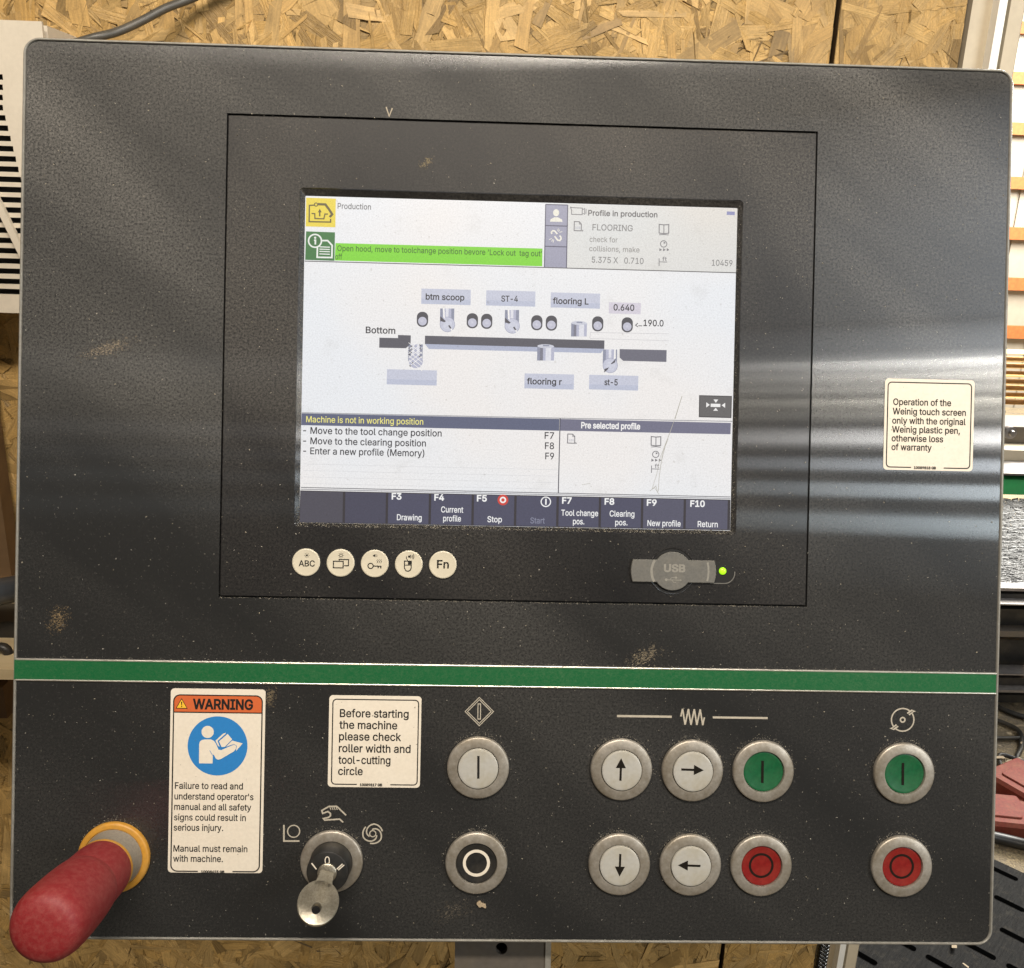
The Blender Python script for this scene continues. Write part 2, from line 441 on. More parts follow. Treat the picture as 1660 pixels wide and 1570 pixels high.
        fs.append(list(range(n))); fs.append([(len(pts) - 1) * n + k for k in range(n)][::-1])
        self.add(vs, fs, m, True)
    def text(self, s, x0, y, x1, cap, z, m, bold=0.0, org=None):
        """writing whose baseline starts at photo pixel (x0, y) and ends at x1, on the panel face at height z"""
        p0 = P(x0, y); w = (P(x1, y) - p0).length
        if org is not None: p0 = p0 - org
        pts, fs, lo, hi = typeset(s, bold)
        sx = w / (hi - lo); sy = cap * S / CAPH
        self.add([(p0.x + (q[0] - lo) * sx, p0.y + q[1] * sy, z) for q in pts], fs, m)
    def build(self, name, parent=None, label=None, cat=None, group=None, kind=None, loc=None, smooth_all=False, weld=False):
        me = bpy.data.meshes.new(name); me.from_pydata(self.v, [], self.f)
        for m in self.mats: me.materials.append(m)
        for i, p in enumerate(me.polygons): p.material_index = self.m[i]; p.use_smooth = self.sm[i] or smooth_all
        if weld:
            b = bmesh.new(); b.from_mesh(me); bmesh.ops.remove_doubles(b, verts=b.verts, dist=1e-6)
            bmesh.ops.recalc_face_normals(b, faces=b.faces)
            b.to_mesh(me); b.free()
        me.update()
        o = bpy.data.objects.new(name, me); COL.objects.link(o)
        if parent: o.parent = parent
        if loc is not None: o.location = loc
        return tag(o, label, cat, group, kind)

def tag(o, label=None, cat=None, group=None, kind=None):
    if label: o['label'] = label
    if cat: o['category'] = cat
    if group: o['group'] = group
    if kind: o['kind'] = kind
    return o
def empty(name, label, cat, group=None, loc=None, mw=None):
    o = bpy.data.objects.new(name, None); COL.objects.link(o); o.empty_display_size = 0.05
    if mw is not None: o.matrix_world = mw
    if loc is not None: o.location = loc
    return tag(o, label, cat, group)
def smooth_by_angle(o, deg=40):
    me = o.data
    b = bmesh.new(); b.from_mesh(me); bmesh.ops.remove_doubles(b, verts=b.verts, dist=1e-6)
    for f in b.faces: f.smooth = True
    for e in b.edges:
        if len(e.link_faces) == 2 and e.calc_face_angle(0) > math.radians(deg): e.smooth = False
    b.to_mesh(me); b.free()
def rrect(x0, y0, x1, y1, r, n=8):
    if isinstance(r, (int, float)): r = (r, r, r, r)
    pts = []
    for (cx, cy, a, rr) in ((x1, y1, 0, r[0]), (x0, y1, 90, r[1]), (x0, y0, 180, r[2]), (x1, y0, 270, r[3])):
        sx = -1 if a in (0, 270) else 1; sy = -1 if a in (0, 90) else 1
        if rr <= 0: pts.append((cx, cy)); continue
        for i in range(n + 1):
            t = math.radians(a + 90 * i / n)
            pts.append((cx + sx * rr + rr * math.cos(t), cy + sy * rr + rr * math.sin(t)))
    return pts
def U(x, y): return (x * S, y * S)
def pts_px(l): return [tuple(P(*p)) for p in l]

# ================================================================== CONTROL PANEL
panel = empty('control_panel', 'dusty charcoal machine control panel with lit touch screen, round buttons and green stripe', 'control panel', mw=ROOT)
X0, X1, YT, YB = -744.8 * S, 844.8 * S, 677.0 * S, -753.3 * S        # printed face
RI = 19 * S
# frame: swept profile round the face
def sweep(mb, x0, y0, x1, y1, r, prof, m, ms=None):
    rings = []
    for off, z in prof:
        rr = max(r + off, 0.0003)
        rings.append([(p[0], p[1], z) for p in rrect(x0 - off, y0 - off, x1 + off, y1 + off, rr, 10)])
    n = len(rings[0])
    for k in range(len(rings) - 1):
        fs = [[i, (i + 1) % n, n + (i + 1) % n, n + i] for i in range(n)]
        mb.add(rings[k] + rings[k + 1], [f[::-1] for f in fs], ms[k] if ms else m)
    return rings
mm = 0.001
mb = MB()
prof = [(0.0, -0.2 * mm), (0.1 * mm, -0.7 * mm), (0.45 * mm, -0.7 * mm), (0.55 * mm, 0.15 * mm), (0.85 * mm, 0.45 * mm), (1.4 * mm, 0.35 * mm), (1.85 * mm, -0.3 * mm), (2.05 * mm, -1.4 * mm), (2.05 * mm, -12 * mm)]
sweep(mb, X0, YB, X1, YT, RI, prof, M['frame'], [M['black'], M['black'], M['frame'], M['frame'], M['frame'], M['frame'], M['frame'], M['frame']])
fr = mb.build('edge_frame', panel); smooth_by_angle(fr, 50)
mb = MB()
mb.prism(rrect(X0 - 1.2 * mm, YB - 1.2 * mm, X1 + 1.2 * mm, YT + 1.2 * mm, RI + 1 * mm), -62 * mm, -4.0 * mm, M['frame'])
mb.build('housing', panel)

# printed face sheets with the opening for the display unit
ITL, IBR = P(368, 184), P(1307.5, 981.5)
IX0, IX1, IY1, IY0 = P(361, 575).x, P(1317, 600).x, P(847, 198.5).y, P(830, 976.3).y
SY1 = P(830, 1079.0).y; SY0 = P(830, 1114.5).y       # stripe
mb = MB(); f = M['film']
def strip_top():
    a = [p for p in rrect(X0, IY1, X1, YT, (RI, RI, 0, 0))]
    mb.poly(a, 0.0, f)
strip_top()
for q in (((X0, IY0), (IX0, IY0), (IX0, IY1), (X0, IY1)), ((IX1, IY0), (X1, IY0), (X1, IY1), (IX1, IY1)), ((X0, SY1), (X1, SY1), (X1, IY0), (X0, IY0))):
    mb.poly(list(q), 0.0, f)
g = 2.2 * S
for q in (((IX0, IY1), (IX1, IY1), (IX1, IY1), (IX0, IY1)),): pass
def wall_loop(mbx, loop, z0, z1, m):
    n = len(loop); vs = [(p[0], p[1], z0) for p in loop] + [(p[0], p[1], z1) for p in loop]
    mbx.add(vs, [[i, (i + 1) % n, n + (i + 1) % n, n + i] for i in range(n)], m)
wall_loop(mb, [(IX0, IY0), (IX0, IY1), (IX1, IY1), (IX1, IY0)], -3.2 * mm, 0, M['black'])
mb.build('face_plate', panel)
mb = MB()
mb.poly(rrect(X0, YB, X1, SY0 - 1.3 * S, (0, 0, RI, RI)), 0.0, f)
mb.build('button_plate', panel)

# green stripe with two bright trims
mb = MB(); mb.box((X0 - 1.1 * mm, SY0 + 2.5 * S, -0.5 * mm), (X1 + 0.2 * mm, SY1 - 2.5 * S, 0.62 * mm), M['stripe'])
st = mb.build('green_stripe', panel)
def halfround(y, h, x0, x1, z):
    mb = MB(); n = 8; vs = []
    for x in (x0, x1):
        for i in range(n + 1):
            a = math.pi * i / n; vs.append((x, y + h / 2 * math.cos(a), z + h * 0.55 * math.sin(a)))
    mb.add(vs, [[i, i + 1, n + 2 + i, n + 1 + i] for i in range(n)] + [list(range(n + 1)), list(range(2 * n + 1, n, -1))], M['alu'], False)
    o = mb.build('trim_strip', st); smooth_by_angle(o, 60); return o
halfround(SY1 - 1.6 * S, 3.6 * S, X0 - 0.3 * mm, X1 + 0.3 * mm, 0.25 * mm)
halfround(SY0 + 1.2 * S, 3.6 * S, X0 - 0.3 * mm, X1 + 0.3 * mm, 0.25 * mm)
mb = MB(); mb.poly([(X0, SY0 - 1.2 * S), (X1, SY0 - 1.2 * S), (X1, SY0 + 2 * S), (X0, SY0 + 2 * S)], -0.45 * mm, M['black']); mb.build('stripe_groove', st)

# ------------------------------------------------------------------ display unit
OX0, OX1 = -299.7 * S - 9.5 * S, 399.7 * S + 9.5 * S
OY1, OY0 = 444.0 * S + 13 * S, -80.5 * S - 9.0 * S
LX0, LX1, LY1, LY0 = -299.7 * S, 399.7 * S, 444.0 * S, -80.5 * S
BX0, BX1, BY1, BY0 = IX0 + g, IX1 - g, IY1 - g * 1.35, IY0 + g
mb = MB(); b = M['bezel']; ZB = 0.0
bev = 0.35 * mm
def frame_quads(o, i, z0, z1, m):
    (a0, b0, a1, b1), (c0, d0, c1, d1) = o, i
    vs = [(a0, b0, z0), (a1, b0, z0), (a1, b1, z0), (a0, b1, z0), (c0, d0, z1), (c1, d0, z1), (c1, d1, z1), (c0, d1, z1)]
    mb.add(vs, [[0, 1, 5, 4], [1, 2, 6, 5], [2, 3, 7, 6], [3, 0, 4, 7]], m)
frame_quads((BX0, BY0, BX1, BY1), (BX0 + bev, BY0 + bev, BX1 - bev, BY1 - bev), -0.3 * mm, ZB, b)
frame_quads((BX0, BY0, BX1, BY1), (BX0, BY0, BX1, BY1), -3.2 * mm, -0.3 * mm, b)
inner = rrect(OX0, OY0, OX1, OY1, 6 * S, 5); ni = len(inner)
# face with a rounded opening: four fans of quads from the outer edge to the opening
oc = [(BX1 - bev, BY1 - bev), (BX0 + bev, BY1 - bev), (BX0 + bev, BY0 + bev), (BX1 - bev, BY0 + bev)]
q = ni // 4
for k in range(4):
    arc = inner[k * q:(k + 1) * q]; nxt = inner[((k + 1) % 4) * q]
    mb.add([(oc[k][0], oc[k][1], ZB)] + [(p[0], p[1], ZB) for p in arc], [[0] + list(range(len(arc), 0, -1))], b)
    mb.add([(oc[k][0], oc[k][1], ZB), (arc[-1][0], arc[-1][1], ZB), (nxt[0], nxt[1], ZB), (oc[(k + 1) % 4][0], oc[(k + 1) % 4][1], ZB)], [[3, 2, 1, 0]], b)
sl = rrect(LX0 - 1.5 * S, LY0 - 1.5 * S, LX1 + 1.5 * S, LY1 + 1.5 * S, 1.5 * S, 5)
rim = rrect(OX0 + 1.0 * S, OY0 + 1.0 * S, OX1 - 1.0 * S, OY1 - 1.0 * S, 5 * S, 5)
ZS = -2.4 * mm
def loft(a, za, c, zc, m):
    n = len(a); mb.add([(p[0], p[1], za) for p in a] + [(p[0], p[1], zc) for p in c], [[i, (i + 1) % n, n + (i + 1) % n, n + i] for i in range(n)], m)
loft(inner, ZB, rim, -0.5 * mm, b)
loft(rim, -0.5 * mm, sl, ZS + 0.05 * mm, b)
bz = mb.build('display_bezel', panel)
mb = MB(); mb.poly([(IX0 - g, IY0 - g), (IX1 + g, IY0 - g), (IX1 + g, IY1 + g), (IX0 - g, IY1 + g)], -3.2 * mm, M['black'])
for k in range(0): pass
mb.build('bezel_gap', bz)

# the lit screen
ZI = ZS + 0.12 * mm
def PS(px, py): return tuple(PH(px, py, ZS).xy)
class SB(MB):
    """everything drawn on the screen: photo pixels projected on the screen sheet"""
    def quad(self, l, z, m): self.poly([PS(*p) for p in l], z, m)
    def rect(self, x0, y0, x1, y1, z, m):      # by centre line, square to the panel
        a = Vector(PS(x0, y0)); c = Vector(PS(x1, y1)); self.poly([(a.x, a.y), (c.x, a.y), (c.x, c.y), (a.x, c.y)], z, m)
    def line(self, l, w, z, m, closed=False): self.stroke([PS(*p) for p in l], w * S, z, m, closed)
    def circ(self, x, y, r, z, m, ry=None): self.disc(PS(x, y), r * S, z, m, 28, ry * S if ry else None)
    def rg(self, x, y, r, w, z, m, a0=0, a1=360): self.ring(PS(x, y), (r - w / 2) * S, (r + w / 2) * S, z, m, 28, math.radians(a0), math.radians(a1))
    def write(self, s, x0, y, x1, cap, m, bold=0.0, z=None):
        k = (D - ZS) / D; p = PS(x0, y); self_p = Vector(p)
        w = (Vector(PS(x1, y)) - self_p).length
        pts, fs, lo, hi = typeset(s, bold)
        sx = w / (hi - lo); sy = cap * S / CAPH
        zz = ZI + 0.30 * mm if z is None else z
        self.add([(self_p.x + (q[0] - lo) * sx, self_p.y + q[1] * sy, zz) for q in pts], fs, m)
z1, z2, z3 = ZI + 0.08 * mm, ZI + 0.16 * mm, ZI + 0.24 * mm
WHITE = scr((243, 242, 243), 0.94, 1.0); GREY_T = scr((92, 90, 92)); DARK_T = scr((42, 42, 48)); MID_T = scr((128, 126, 126))
s = SB(); s.poly([(LX0 - 2 * S, LY0 - 2 * S), (LX1 + 2 * S, LY0 - 2 * S), (LX1 + 2 * S, LY1 + 2 * S), (LX0 - 2 * S, LY1 + 2 * S)], ZI, WHITE)
# header: rules and right pane
pane = scr((228, 226, 222), 0.94, 1.0)
s.quad([(920.5, 331), (1195.8, 338.5), (1193.8, 443), (918, 434.5)], ZI + 0.04 * mm, pane)
s.line([(494, 423.8), (884, 434.2), (1194, 442.8)], 1.5, z1, GREY_T)
s.line([(489, 669.4), (908, 678.3), (1187, 683.5)], 1.3, z1, scr((150, 150, 155)))
s.line([(908, 678.5), (905, 800)], 1.6, z1, scr((70, 70, 80)))
s.line([(488, 790.5), (1184, 806)], 1.4, z1, scr((120, 120, 125)))
s.line([(488, 793.4), (1184, 808.6)], 1.0, z1, scr((110, 110, 118)))
for k in range(4):
    s.line([(492, 752.5 + k * 10.5), (903, 762 + k * 10.5)], 0.6, z1, scr((214, 214, 216)))
screen = s.build('touch_screen', panel)

def icon(name='screen_icon'): return SB()
# yellow hood icon
s = SB(); Y = scr((236, 212, 62), 0.95); s.quad([(496.5, 321), (544.5, 322.6), (543.8, 369.0), (495.7, 367.6)], z1, Y)
IK = scr((92, 80, 30))
z3px = lambda x, y: (480 + x / 4.368, 300 + y / 4.368)
s.line([z3px(131, 145), z3px(95, 147), z3px(93, 262), z3px(245, 265), z3px(245, 242)], 2.2, z2, IK)
s.line([z3px(155, 138), z3px(208, 140), z3px(236, 178), z3px(256, 210), z3px(238, 230)], 3.8, z2, IK)
s.rg(*z3px(142, 141), 2.6, 1.6, z2, IK)
s.line([z3px(110, 204), z3px(133, 205), z3px(134, 240), z3px(197, 242), z3px(205, 208), z3px(227, 208)], 2.0, z2, IK)
s.line([z3px(168, 225), z3px(168, 192)], 2.4, z2, IK); s.quad([z3px(155, 196), z3px(168, 170), z3px(182, 196)], z2, IK)
s.build('screen_icon', screen, 'yellow square icon of an open machine hood')
# green info icon
s = SB(); s.quad([(496.3, 375.6), (543.2, 377.2), (542.2, 423.4), (494.8, 421.8)], z1, scr((44, 112, 52)))
WI = scr((238, 240, 234), 0.95); GI = scr((40, 104, 48))
s.line([z3px(152, 440), z3px(150, 514), z3px(254, 516), z3px(256, 430), z3px(224, 396), z3px(186, 396)], 2.6, z2, WI)
for yy in (440, 456, 472, 490): s.line([z3px(166, yy), z3px(240, yy + 3)], 1.6, z2, WI)
s.circ(*z3px(135, 398), 11.6, z2 + 0.04 * mm, GI); s.rg(*z3px(135, 398), 10.4, 2.4, z3, WI)
s.circ(*z3px(136, 376), 1.8, z3, WI); s.line([z3px(128, 394), z3px(138, 394), z3px(137, 424)], 2.6, z3, WI)
s.build('screen_icon', screen, 'dark green square icon of a letter i over a page')
# lime message bar
s = SB(); s.quad([(544, 394.6), (879.4, 403.5), (879, 432.2), (542.6, 422.8)], z1, scr((126, 214, 38), 0.95))
LT = scr((52, 96, 30))
s.write("Open hood, move to toolchange position bevore 'Lock out  tag out'", 546.9, 407.3, 878.5, 8.8, LT)
s.write('off', 543.8, 421.0, 554.8, 9, LT)
s.build('message_bar', screen, 'lime green bar asking to open the hood')
s = SB(); s.write('Production', 547.5, 339.0, 601.5, 9.0, GREY_T); s.build('lettering', screen)
# grey column with person and broken chain
s = SB(); LB = scr((158, 158, 178), 0.95); DL = scr((84, 84, 104))
s.quad([(884.4, 332), (920.3, 333), (918, 434.6), (882.2, 433.6)], z1, LB)
for l in ([(884.6, 332), (882.4, 434)], [(920.3, 333), (918.2, 435)], [(884.4, 332), (920.3, 333)], [(883.8, 366.2), (919.5, 367.2)], [(883.2, 399.8), (918.8, 400.9)]): s.line(l, 1.6, z2, DL)
PW = scr((240, 236, 222), 0.95)
s.circ(901.5, 345.5, 4.9, z2, PW, 5.8); s.quad([(891.5, 360), (892.5, 356), (898.5, 353), (904.5, 353), (911, 356.5), (911.8, 360.4)], z2, PW)
s.line([(894.5, 380), (893.8, 377), (896, 374.6), (899, 375), (903.5, 380)], 2.4, z2, PW); s.line([(899, 383.5), (904, 390), (907.5, 390.6), (909.5, 388), (909, 384.6), (907, 382.5)], 2.4, z2, PW)
for dx, dy in ((5, -6), (9, -3), (2.5, -8)): s.line([(902.5 + dx * 0.5, 378.5 + dy * 0.4), (902.5 + dx, 379 + dy)], 1.0, z2, PW); s.line([(899 - dx * 0.5, 386 - dy * 0.4), (899 - dx, 386 - dy)], 1.0, z2, PW)
s.build('status_column', screen, 'lilac column with a person and a broken chain')
# right pane
s = SB(); CI = scr((120, 118, 122))
s.line([(924.5, 336), (926.5, 341.5), (926.5, 348), (943.5, 348.6), (944, 338), (927, 337.2), (924.5, 336)], 1.3, z2, CI)
s.line([(944.5, 340.5), (947.5, 338.5), (947.8, 348), (944.5, 346.5)], 1.1, z2, CI); s.line([(950, 339), (949.8, 347.5)], 1.2, z2, CI)
def page(x, y):
    s.line([(x, y), (x + 8, y + 0.2), (x + 11.4, y + 4.2), (x + 11.2, y + 15), (x - 0.4, y + 14.6)], 1.5, z2, CI, True)
    s.line([(x + 8, y + 0.4), (x + 8, y + 4), (x + 11.2, y + 4.2)], 1.0, z2, CI); s.quad([(x + 12.5, y + 13), (x + 12.5, y + 16.5), (x + 15, y + 15)], z2, CI)
    s.write('123', x + 1.5, y + 11.4, x + 9.5, 3.2, scr((160, 160, 180)))
def book(x, y):
    s.line([(x, y), (x + 7.5, y + 1), (x + 15.5, y + 0.4), (x + 15.3, y + 14.5), (x + 7.5, y + 15.2), (x - 0.2, y + 14.2)], 1.6, z2, CI, True)
    s.line([(x + 7.6, y + 1.6), (x + 7.5, y + 14.6)], 1.4, z2, CI)
    s.line([(x - 0.2, y + 17), (x + 7.5, y + 16.6), (x + 15.3, y + 17.3)], 1.2, z2, CI)
def clock(x, y):
    s.rg(x, y, 5.2, 1.4, z2, CI); s.quad([(x, y), (x, y - 4), (x + 3.6, y - 1.5)], z2, CI)
    for k in (-7, -1, 5): s.quad([(x + k, y + 6.8), (x + k, y + 12), (x + k + 4.4, y + 9.6)], z2, CI)
def feet(x, y):
    s.line([(x, y + 3), (x, y + 15)], 1.3, z2, CI); s.line([(x + 0.8, y + 8.5), (x + 13, y + 9)], 1.2, z2, CI)
    s.write('ft', x + 5, y + 7, x + 12.5, 6.5, CI, 0.0, z2)
page(931, 359.8); book(1068.5, 364.2); clock(1075.7, 396); feet(1068.3, 416.5)
s.write('Profile in production', 953.3, 349.9, 1065.5, 8.6, GREY_T, 0.010)
s.write('FLOORING', 960.2, 373.8, 1025.4, 9.8, MID_T); s.write('check for', 955.6, 392.6, 1001, 8.4, scr((148, 145, 142)))
s.write('collisions, make', 955, 407.6, 1036.5, 8.4, scr((148, 145, 142))); s.write('5.375 X   0.710', 959, 426.3, 1043, 9.6, MID_T)
s.write('10459', 1153.5, 431.2, 1187, 9.6, MID_T); s.quad([(1178, 343.4), (1191, 343.8), (1190.8, 349.4), (1177.8, 349)], z2, scr((138, 140, 182)))
s.build('profile_pane', screen, 'upper pane headed Profile in production')

# tool labels
def tool_label(pts, text, x0, y, x1, cap, bold=0.011):
    s = SB(); s.quad(pts, z1, scr((200, 203, 219), 0.95)); a, bb, c, d = pts
    s.quad([((a[0] * .35 + d[0] * .65), (a[1] * .35 + d[1] * .65)), ((bb[0] * .35 + c[0] * .65), (bb[1] * .35 + c[1] * .65)), c, d], z1 + 0.03 * mm, scr((190, 195, 214), 0.95))
    if text: s.write(text, x0, y, x1, cap, DARK_T, bold, z2)
    s.build('tool_label', screen, 'lilac tool label reading ' + text if text else 'empty lilac tool label')
tool_label([(683.3, 468.2), (763.3, 470.3), (762.8, 495.2), (682.8, 493)], 'btm scoop', 690, 486, 752.8, 9.6)
tool_label([(788.4, 471), (868, 473), (867.5, 497.6), (787.8, 495.6)], 'ST-4', 812.5, 489.2, 839.6, 9.4, 0.008)
tool_label([(893, 474.4), (972.9, 476.6), (972.3, 501), (892.5, 498.8)], 'flooring L', 896, 492.7, 954, 9.6)
tool_label([(627.3, 598.9), (708.4, 601), (707.8, 625.5), (626.9, 623.4)], '', 0, 0, 0, 0)
tool_label([(850.4, 605.7), (930.6, 607.6), (930, 632), (849.9, 630)], 'flooring r', 854, 623, 910.6, 9.6)
tool_label([(955.2, 607.9), (1034.8, 609.8), (1034.2, 633.6), (954.7, 631.6)], 'st-5', 979.5, 624.6, 1001.2, 9.6)
s = SB(); s.quad([(987.2, 490.4), (1038.8, 491.8), (1038.4, 510), (986.8, 508.6)], z1, scr((214, 208, 220), 0.95))
s.write('0.640', 994.3, 503.6, 1028, 9.8, DARK_T, 0.01); s.write('190.0', 1042.8, 528.8, 1075.4, 10, DARK_T, 0.008)
s.line([(1034, 524.5), (1030, 527.6), (1034, 530.6)], 1.2, z2, DARK_T); s.line([(1034.6, 528.6), (1041, 528.8)], 1.2, z2, DARK_T)
s.write('Bottom', 593, 540.4, 641, 10.2, DARK_T, 0.008); s.build('lettering', screen)
# rails
s = SB(); RD = scr((88, 88, 98), 0.9); RL = scr((176, 182, 204), 0.95)
z5 = lambda x, y: (480 + x / 4.368, 500 + y / 4.368)
z6 = lambda x, y: (840 + x / 4.368, 500 + y / 4.368)
s.quad([z5(590, 209), z5(722, 212), z5(722, 190), z5(813, 193), z5(811, 256), z5(777, 284), z5(589, 280)], z1, RD)
s.quad([z5(913, 254), (979.6, 565.4), (974, 573), z5(940, 289)], z1, RL)
s.quad([z5(913, 195), (979.8, 552.4), (979.5, 566.0), z5(912, 254)], z2, RD)
s.quad([z6(718, 290), z6(1051, 297), z6(1049, 381), z6(743, 373), z6(718, 350)], z1, scr((108, 108, 122), 0.9))
for l in ([z6(510, 172), z6(1068, 182)], [z6(508, 214), z6(1066, 231)], [z6(510, 172), z6(508, 214)]): s.line(l, 0.9, z1, scr((206, 204, 206)))
s.build('rail_drawing', screen)
# rollers
def roller(x, y):
    s = SB(); w, h = 9.2, 12.3
    a = Vector(PS(x, y)); s.poly(rrect(a.x - w * S, a.y - h * S, a.x + w * S, a.y + h * S, 8.6 * S), z1, scr((74, 74, 82), 0.9))
    s.circ(x, y + 3.0, 7.0, z2, scr((196, 196, 212), 0.95)); s.circ(x - .4, y + 2.6, 2.2, z3, scr((206, 206, 220), 0.95))
    s.build('roller_symbol', screen)
for c in ((684.9, 518.2), (765.7, 520.5), (789, 521.4), (870.2, 523.7), (893.8, 524.3), (968.9, 525.5), (1016.7, 527.1)): roller(*c)
# cutter heads
G1, G2, G3 = scr((226, 226, 234), 0.95), scr((182, 184, 204), 0.95), scr((142, 146, 166), 0.95)
KD = scr((78, 76, 84)); KW = scr((244, 242, 240), 0.96)
def cutter(cx, cy, up):
    s = SB(); k = -1 if up else 1     # shank above (up) or below the knife disc
    for i, m in enumerate((G3, G2, G1, G2, G3)):
        s.rect(cx - 11.4 + i * 4.5, cy - 18.5, cx - 11.4 + (i + 1) * 4.5, cy + 6, z1, m)
    s.circ(cx + 0.3, cy + 7.5, 12.4, z2, scr((160, 162, 182), 0.95)); s.circ(cx + 0.3, cy + 7.5, 11.6, z2 + .02 * mm, scr((200, 202, 218), 0.95)); s.circ(cx + 0.8, cy + 8.2, 7.5, z2 + .03 * mm, scr((208, 210, 224), 0.95))
    if up:
        s.quad([(cx - 7.2, cy - 20), (cx - 4.4, cy - 20), (cx - 3.6, cy - 2), (cx - 6.6, cy - 4)], z3, KW)
        s.quad([(cx - 11.6, cy - 6), (cx - 2, cy + 2.2), (cx - 4.5, cy + 4), (cx - 11, cy + 2)], z3, KD)
        s.quad([(cx + 1.4, cy + 9.4), (cx + 4, cy + 8.6), (cx + 7.2, cy + 14), (cx + 4.5, cy + 14.4)], z3, KD)
        s.quad([(cx + 4.8, cy + 14.4), (cx + 7.4, cy + 14), (cx + 8.6, cy + 18), (cx + 6.6, cy + 18)], z3, KW)
    else:
        s.quad([(cx + 6.8, cy - 20), (cx + 9.4, cy - 20), (cx + 9.2, cy - 4), (cx + 6, cy - 2)], z3, KW)
        s.quad([(cx + 1, cy + 5), (cx + 8.4, cy - 2.4), (cx + 8.2, cy + 2.4), (cx + 3, cy + 5.4)], z3, KD)
        s.quad([(cx - 9.6, cy + 19), (cx - 9, cy + 13.4), (cx - 1.4, cy + 10.4), (cx - 4.6, cy + 15)], z3, KD)
    return s
cutter(725, 519, True).build('cutter_symbol', screen); cutter(830, 521.4, True).build('cutter_symbol', screen)
cutter(988.8, 585.4, False).build('cutter_symbol', screen)
s = SB()                                                     # hatched cutter
for i, m in enumerate((G3, G1, G2, G1, G3)): s.rect(662 + i * 4.6, 558.6, 666.6 + i * 4.6, 586, z1, m)
s.circ(674.2, 586, 11.4, z2, G2)
for i in range(5):
    s.line([(662.5, 567 + i * 7), (662.5 + 22, 567 - 9 + i * 7 - 8)], 1.0, z3, KW); s.line([(662.5, 556 + i * 7), (684.5, 574 + i * 7)], 1.0, z3, KW)
for x, y in ((664, 565), (667.5, 562), (664, 570), (667.5, 567), (681, 560), (681.5, 566), (680.5, 578), (669, 589), (665, 593.5), (666.5, 572), (663.6, 575)): s.quad([(x - 1.8, y), (x, y - 1.9), (x + 1.8, y), (x, y + 1.9)], z3, KD)
s.build('cutter_symbol', screen, 'cutter symbol crossed with a hatched pattern')
def spindle(x0, y0, x1, y1):
    s = SB(); n = 6; w = (x1 - x0) / n
    for i, m in enumerate((G3, scr((120, 120, 134)), G2, G1, G1, G2)): s.rect(x0 + i * w, y0 + 3, x0 + (i + 1) * w, y1, z2, m)
    s.circ((x0 + x1) / 2, y0 + 3.2, (x1 - x0) / 2, z3, scr((206, 208, 220), 0.95), 3.2)
    s.rect(x0 + (x1 - x0) * .34, y0 + 1, x0 + (x1 - x0) * .72, y0 + 3.4, z3 + .03 * mm, G3)
    s.build('spindle_symbol', screen)
spindle(926, 521, 951, 546); spindle(871, 558.6, 898, 585)
# grey position button
s = SB(); s.quad([(1133.2, 641), (1186.4, 642.3), (1185.5, 678.2), (1132.6, 676.8)], z1, scr((66, 64, 66)))
s.quad([(1134.8, 642.6), (1184.8, 643.9), (1184, 676.5), (1134.2, 675.2)], z1 + .04 * mm, scr((96, 94, 94)))
s.quad([(1152, 654.8), (1167.6, 655.2), (1167.4, 660.4), (1151.8, 660)], z2, KW)
for l in ([(1144.8, 652.6), (1150.4, 656.8), (1144.6, 661)], [(1175.4, 653.4), (1169.6, 657.4), (1175.2, 661.6)], [(1156.4, 648), (1164, 648.2), (1160.2, 653.4)], [(1156, 666.2), (1163.8, 666.4), (1160, 661.6)]): s.quad(l, z2, KW)
s.build('position_key', screen, 'grey screen key with arrows round a white bar')
# message list
s = SB(); s.quad([(489.2, 670.4), (906.8, 679.6), (906.4, 698.8), (488.6, 689.6)], z1, scr((92, 98, 124), 0.95))
s.write('Machine is not in working position', 496.5, 684.8, 686.2, 9.8, scr((240, 232, 130)))
s.build('message_bar', screen, 'slate bar with yellow warning writing')
s = SB(); s.quad([(908.4, 679.6), (1184.6, 686), (1184, 704.4), (907.8, 698.6)], z1, scr((112, 112, 134), 0.95))
s.write('Pre selected profile', 941.9, 694.4, 1037.6, 9.6, scr((244, 242, 240)), 0.018)
s.build('message_bar', screen, 'slate bar headed Pre selected profile')
s = SB()
for tx, y, x1 in (('- Move to the tool change position', 703.2, 716), ('- Move to the clearing position', 720.0, 690.6), ('- Enter a new profile (Memory)', 736.3, 688)): s.write(tx, 491.6, y, x1, 10.6, DARK_T, 0.004)
for tx, y in (('F7', 711.6), ('F8', 728.2), ('F9', 744.8)): s.write(tx, 882.7 + (y - 711) * 0.03, y, 898, 10.6, DARK_T, 0.004)
s.build('lettering', screen)
s = SB(); page(920.3, 704); book(1055.6, 708); clock(1062.8, 737); feet(1056, 752); s.build('screen_icon', screen, 'page, book, clock and foot symbols of the lower pane')
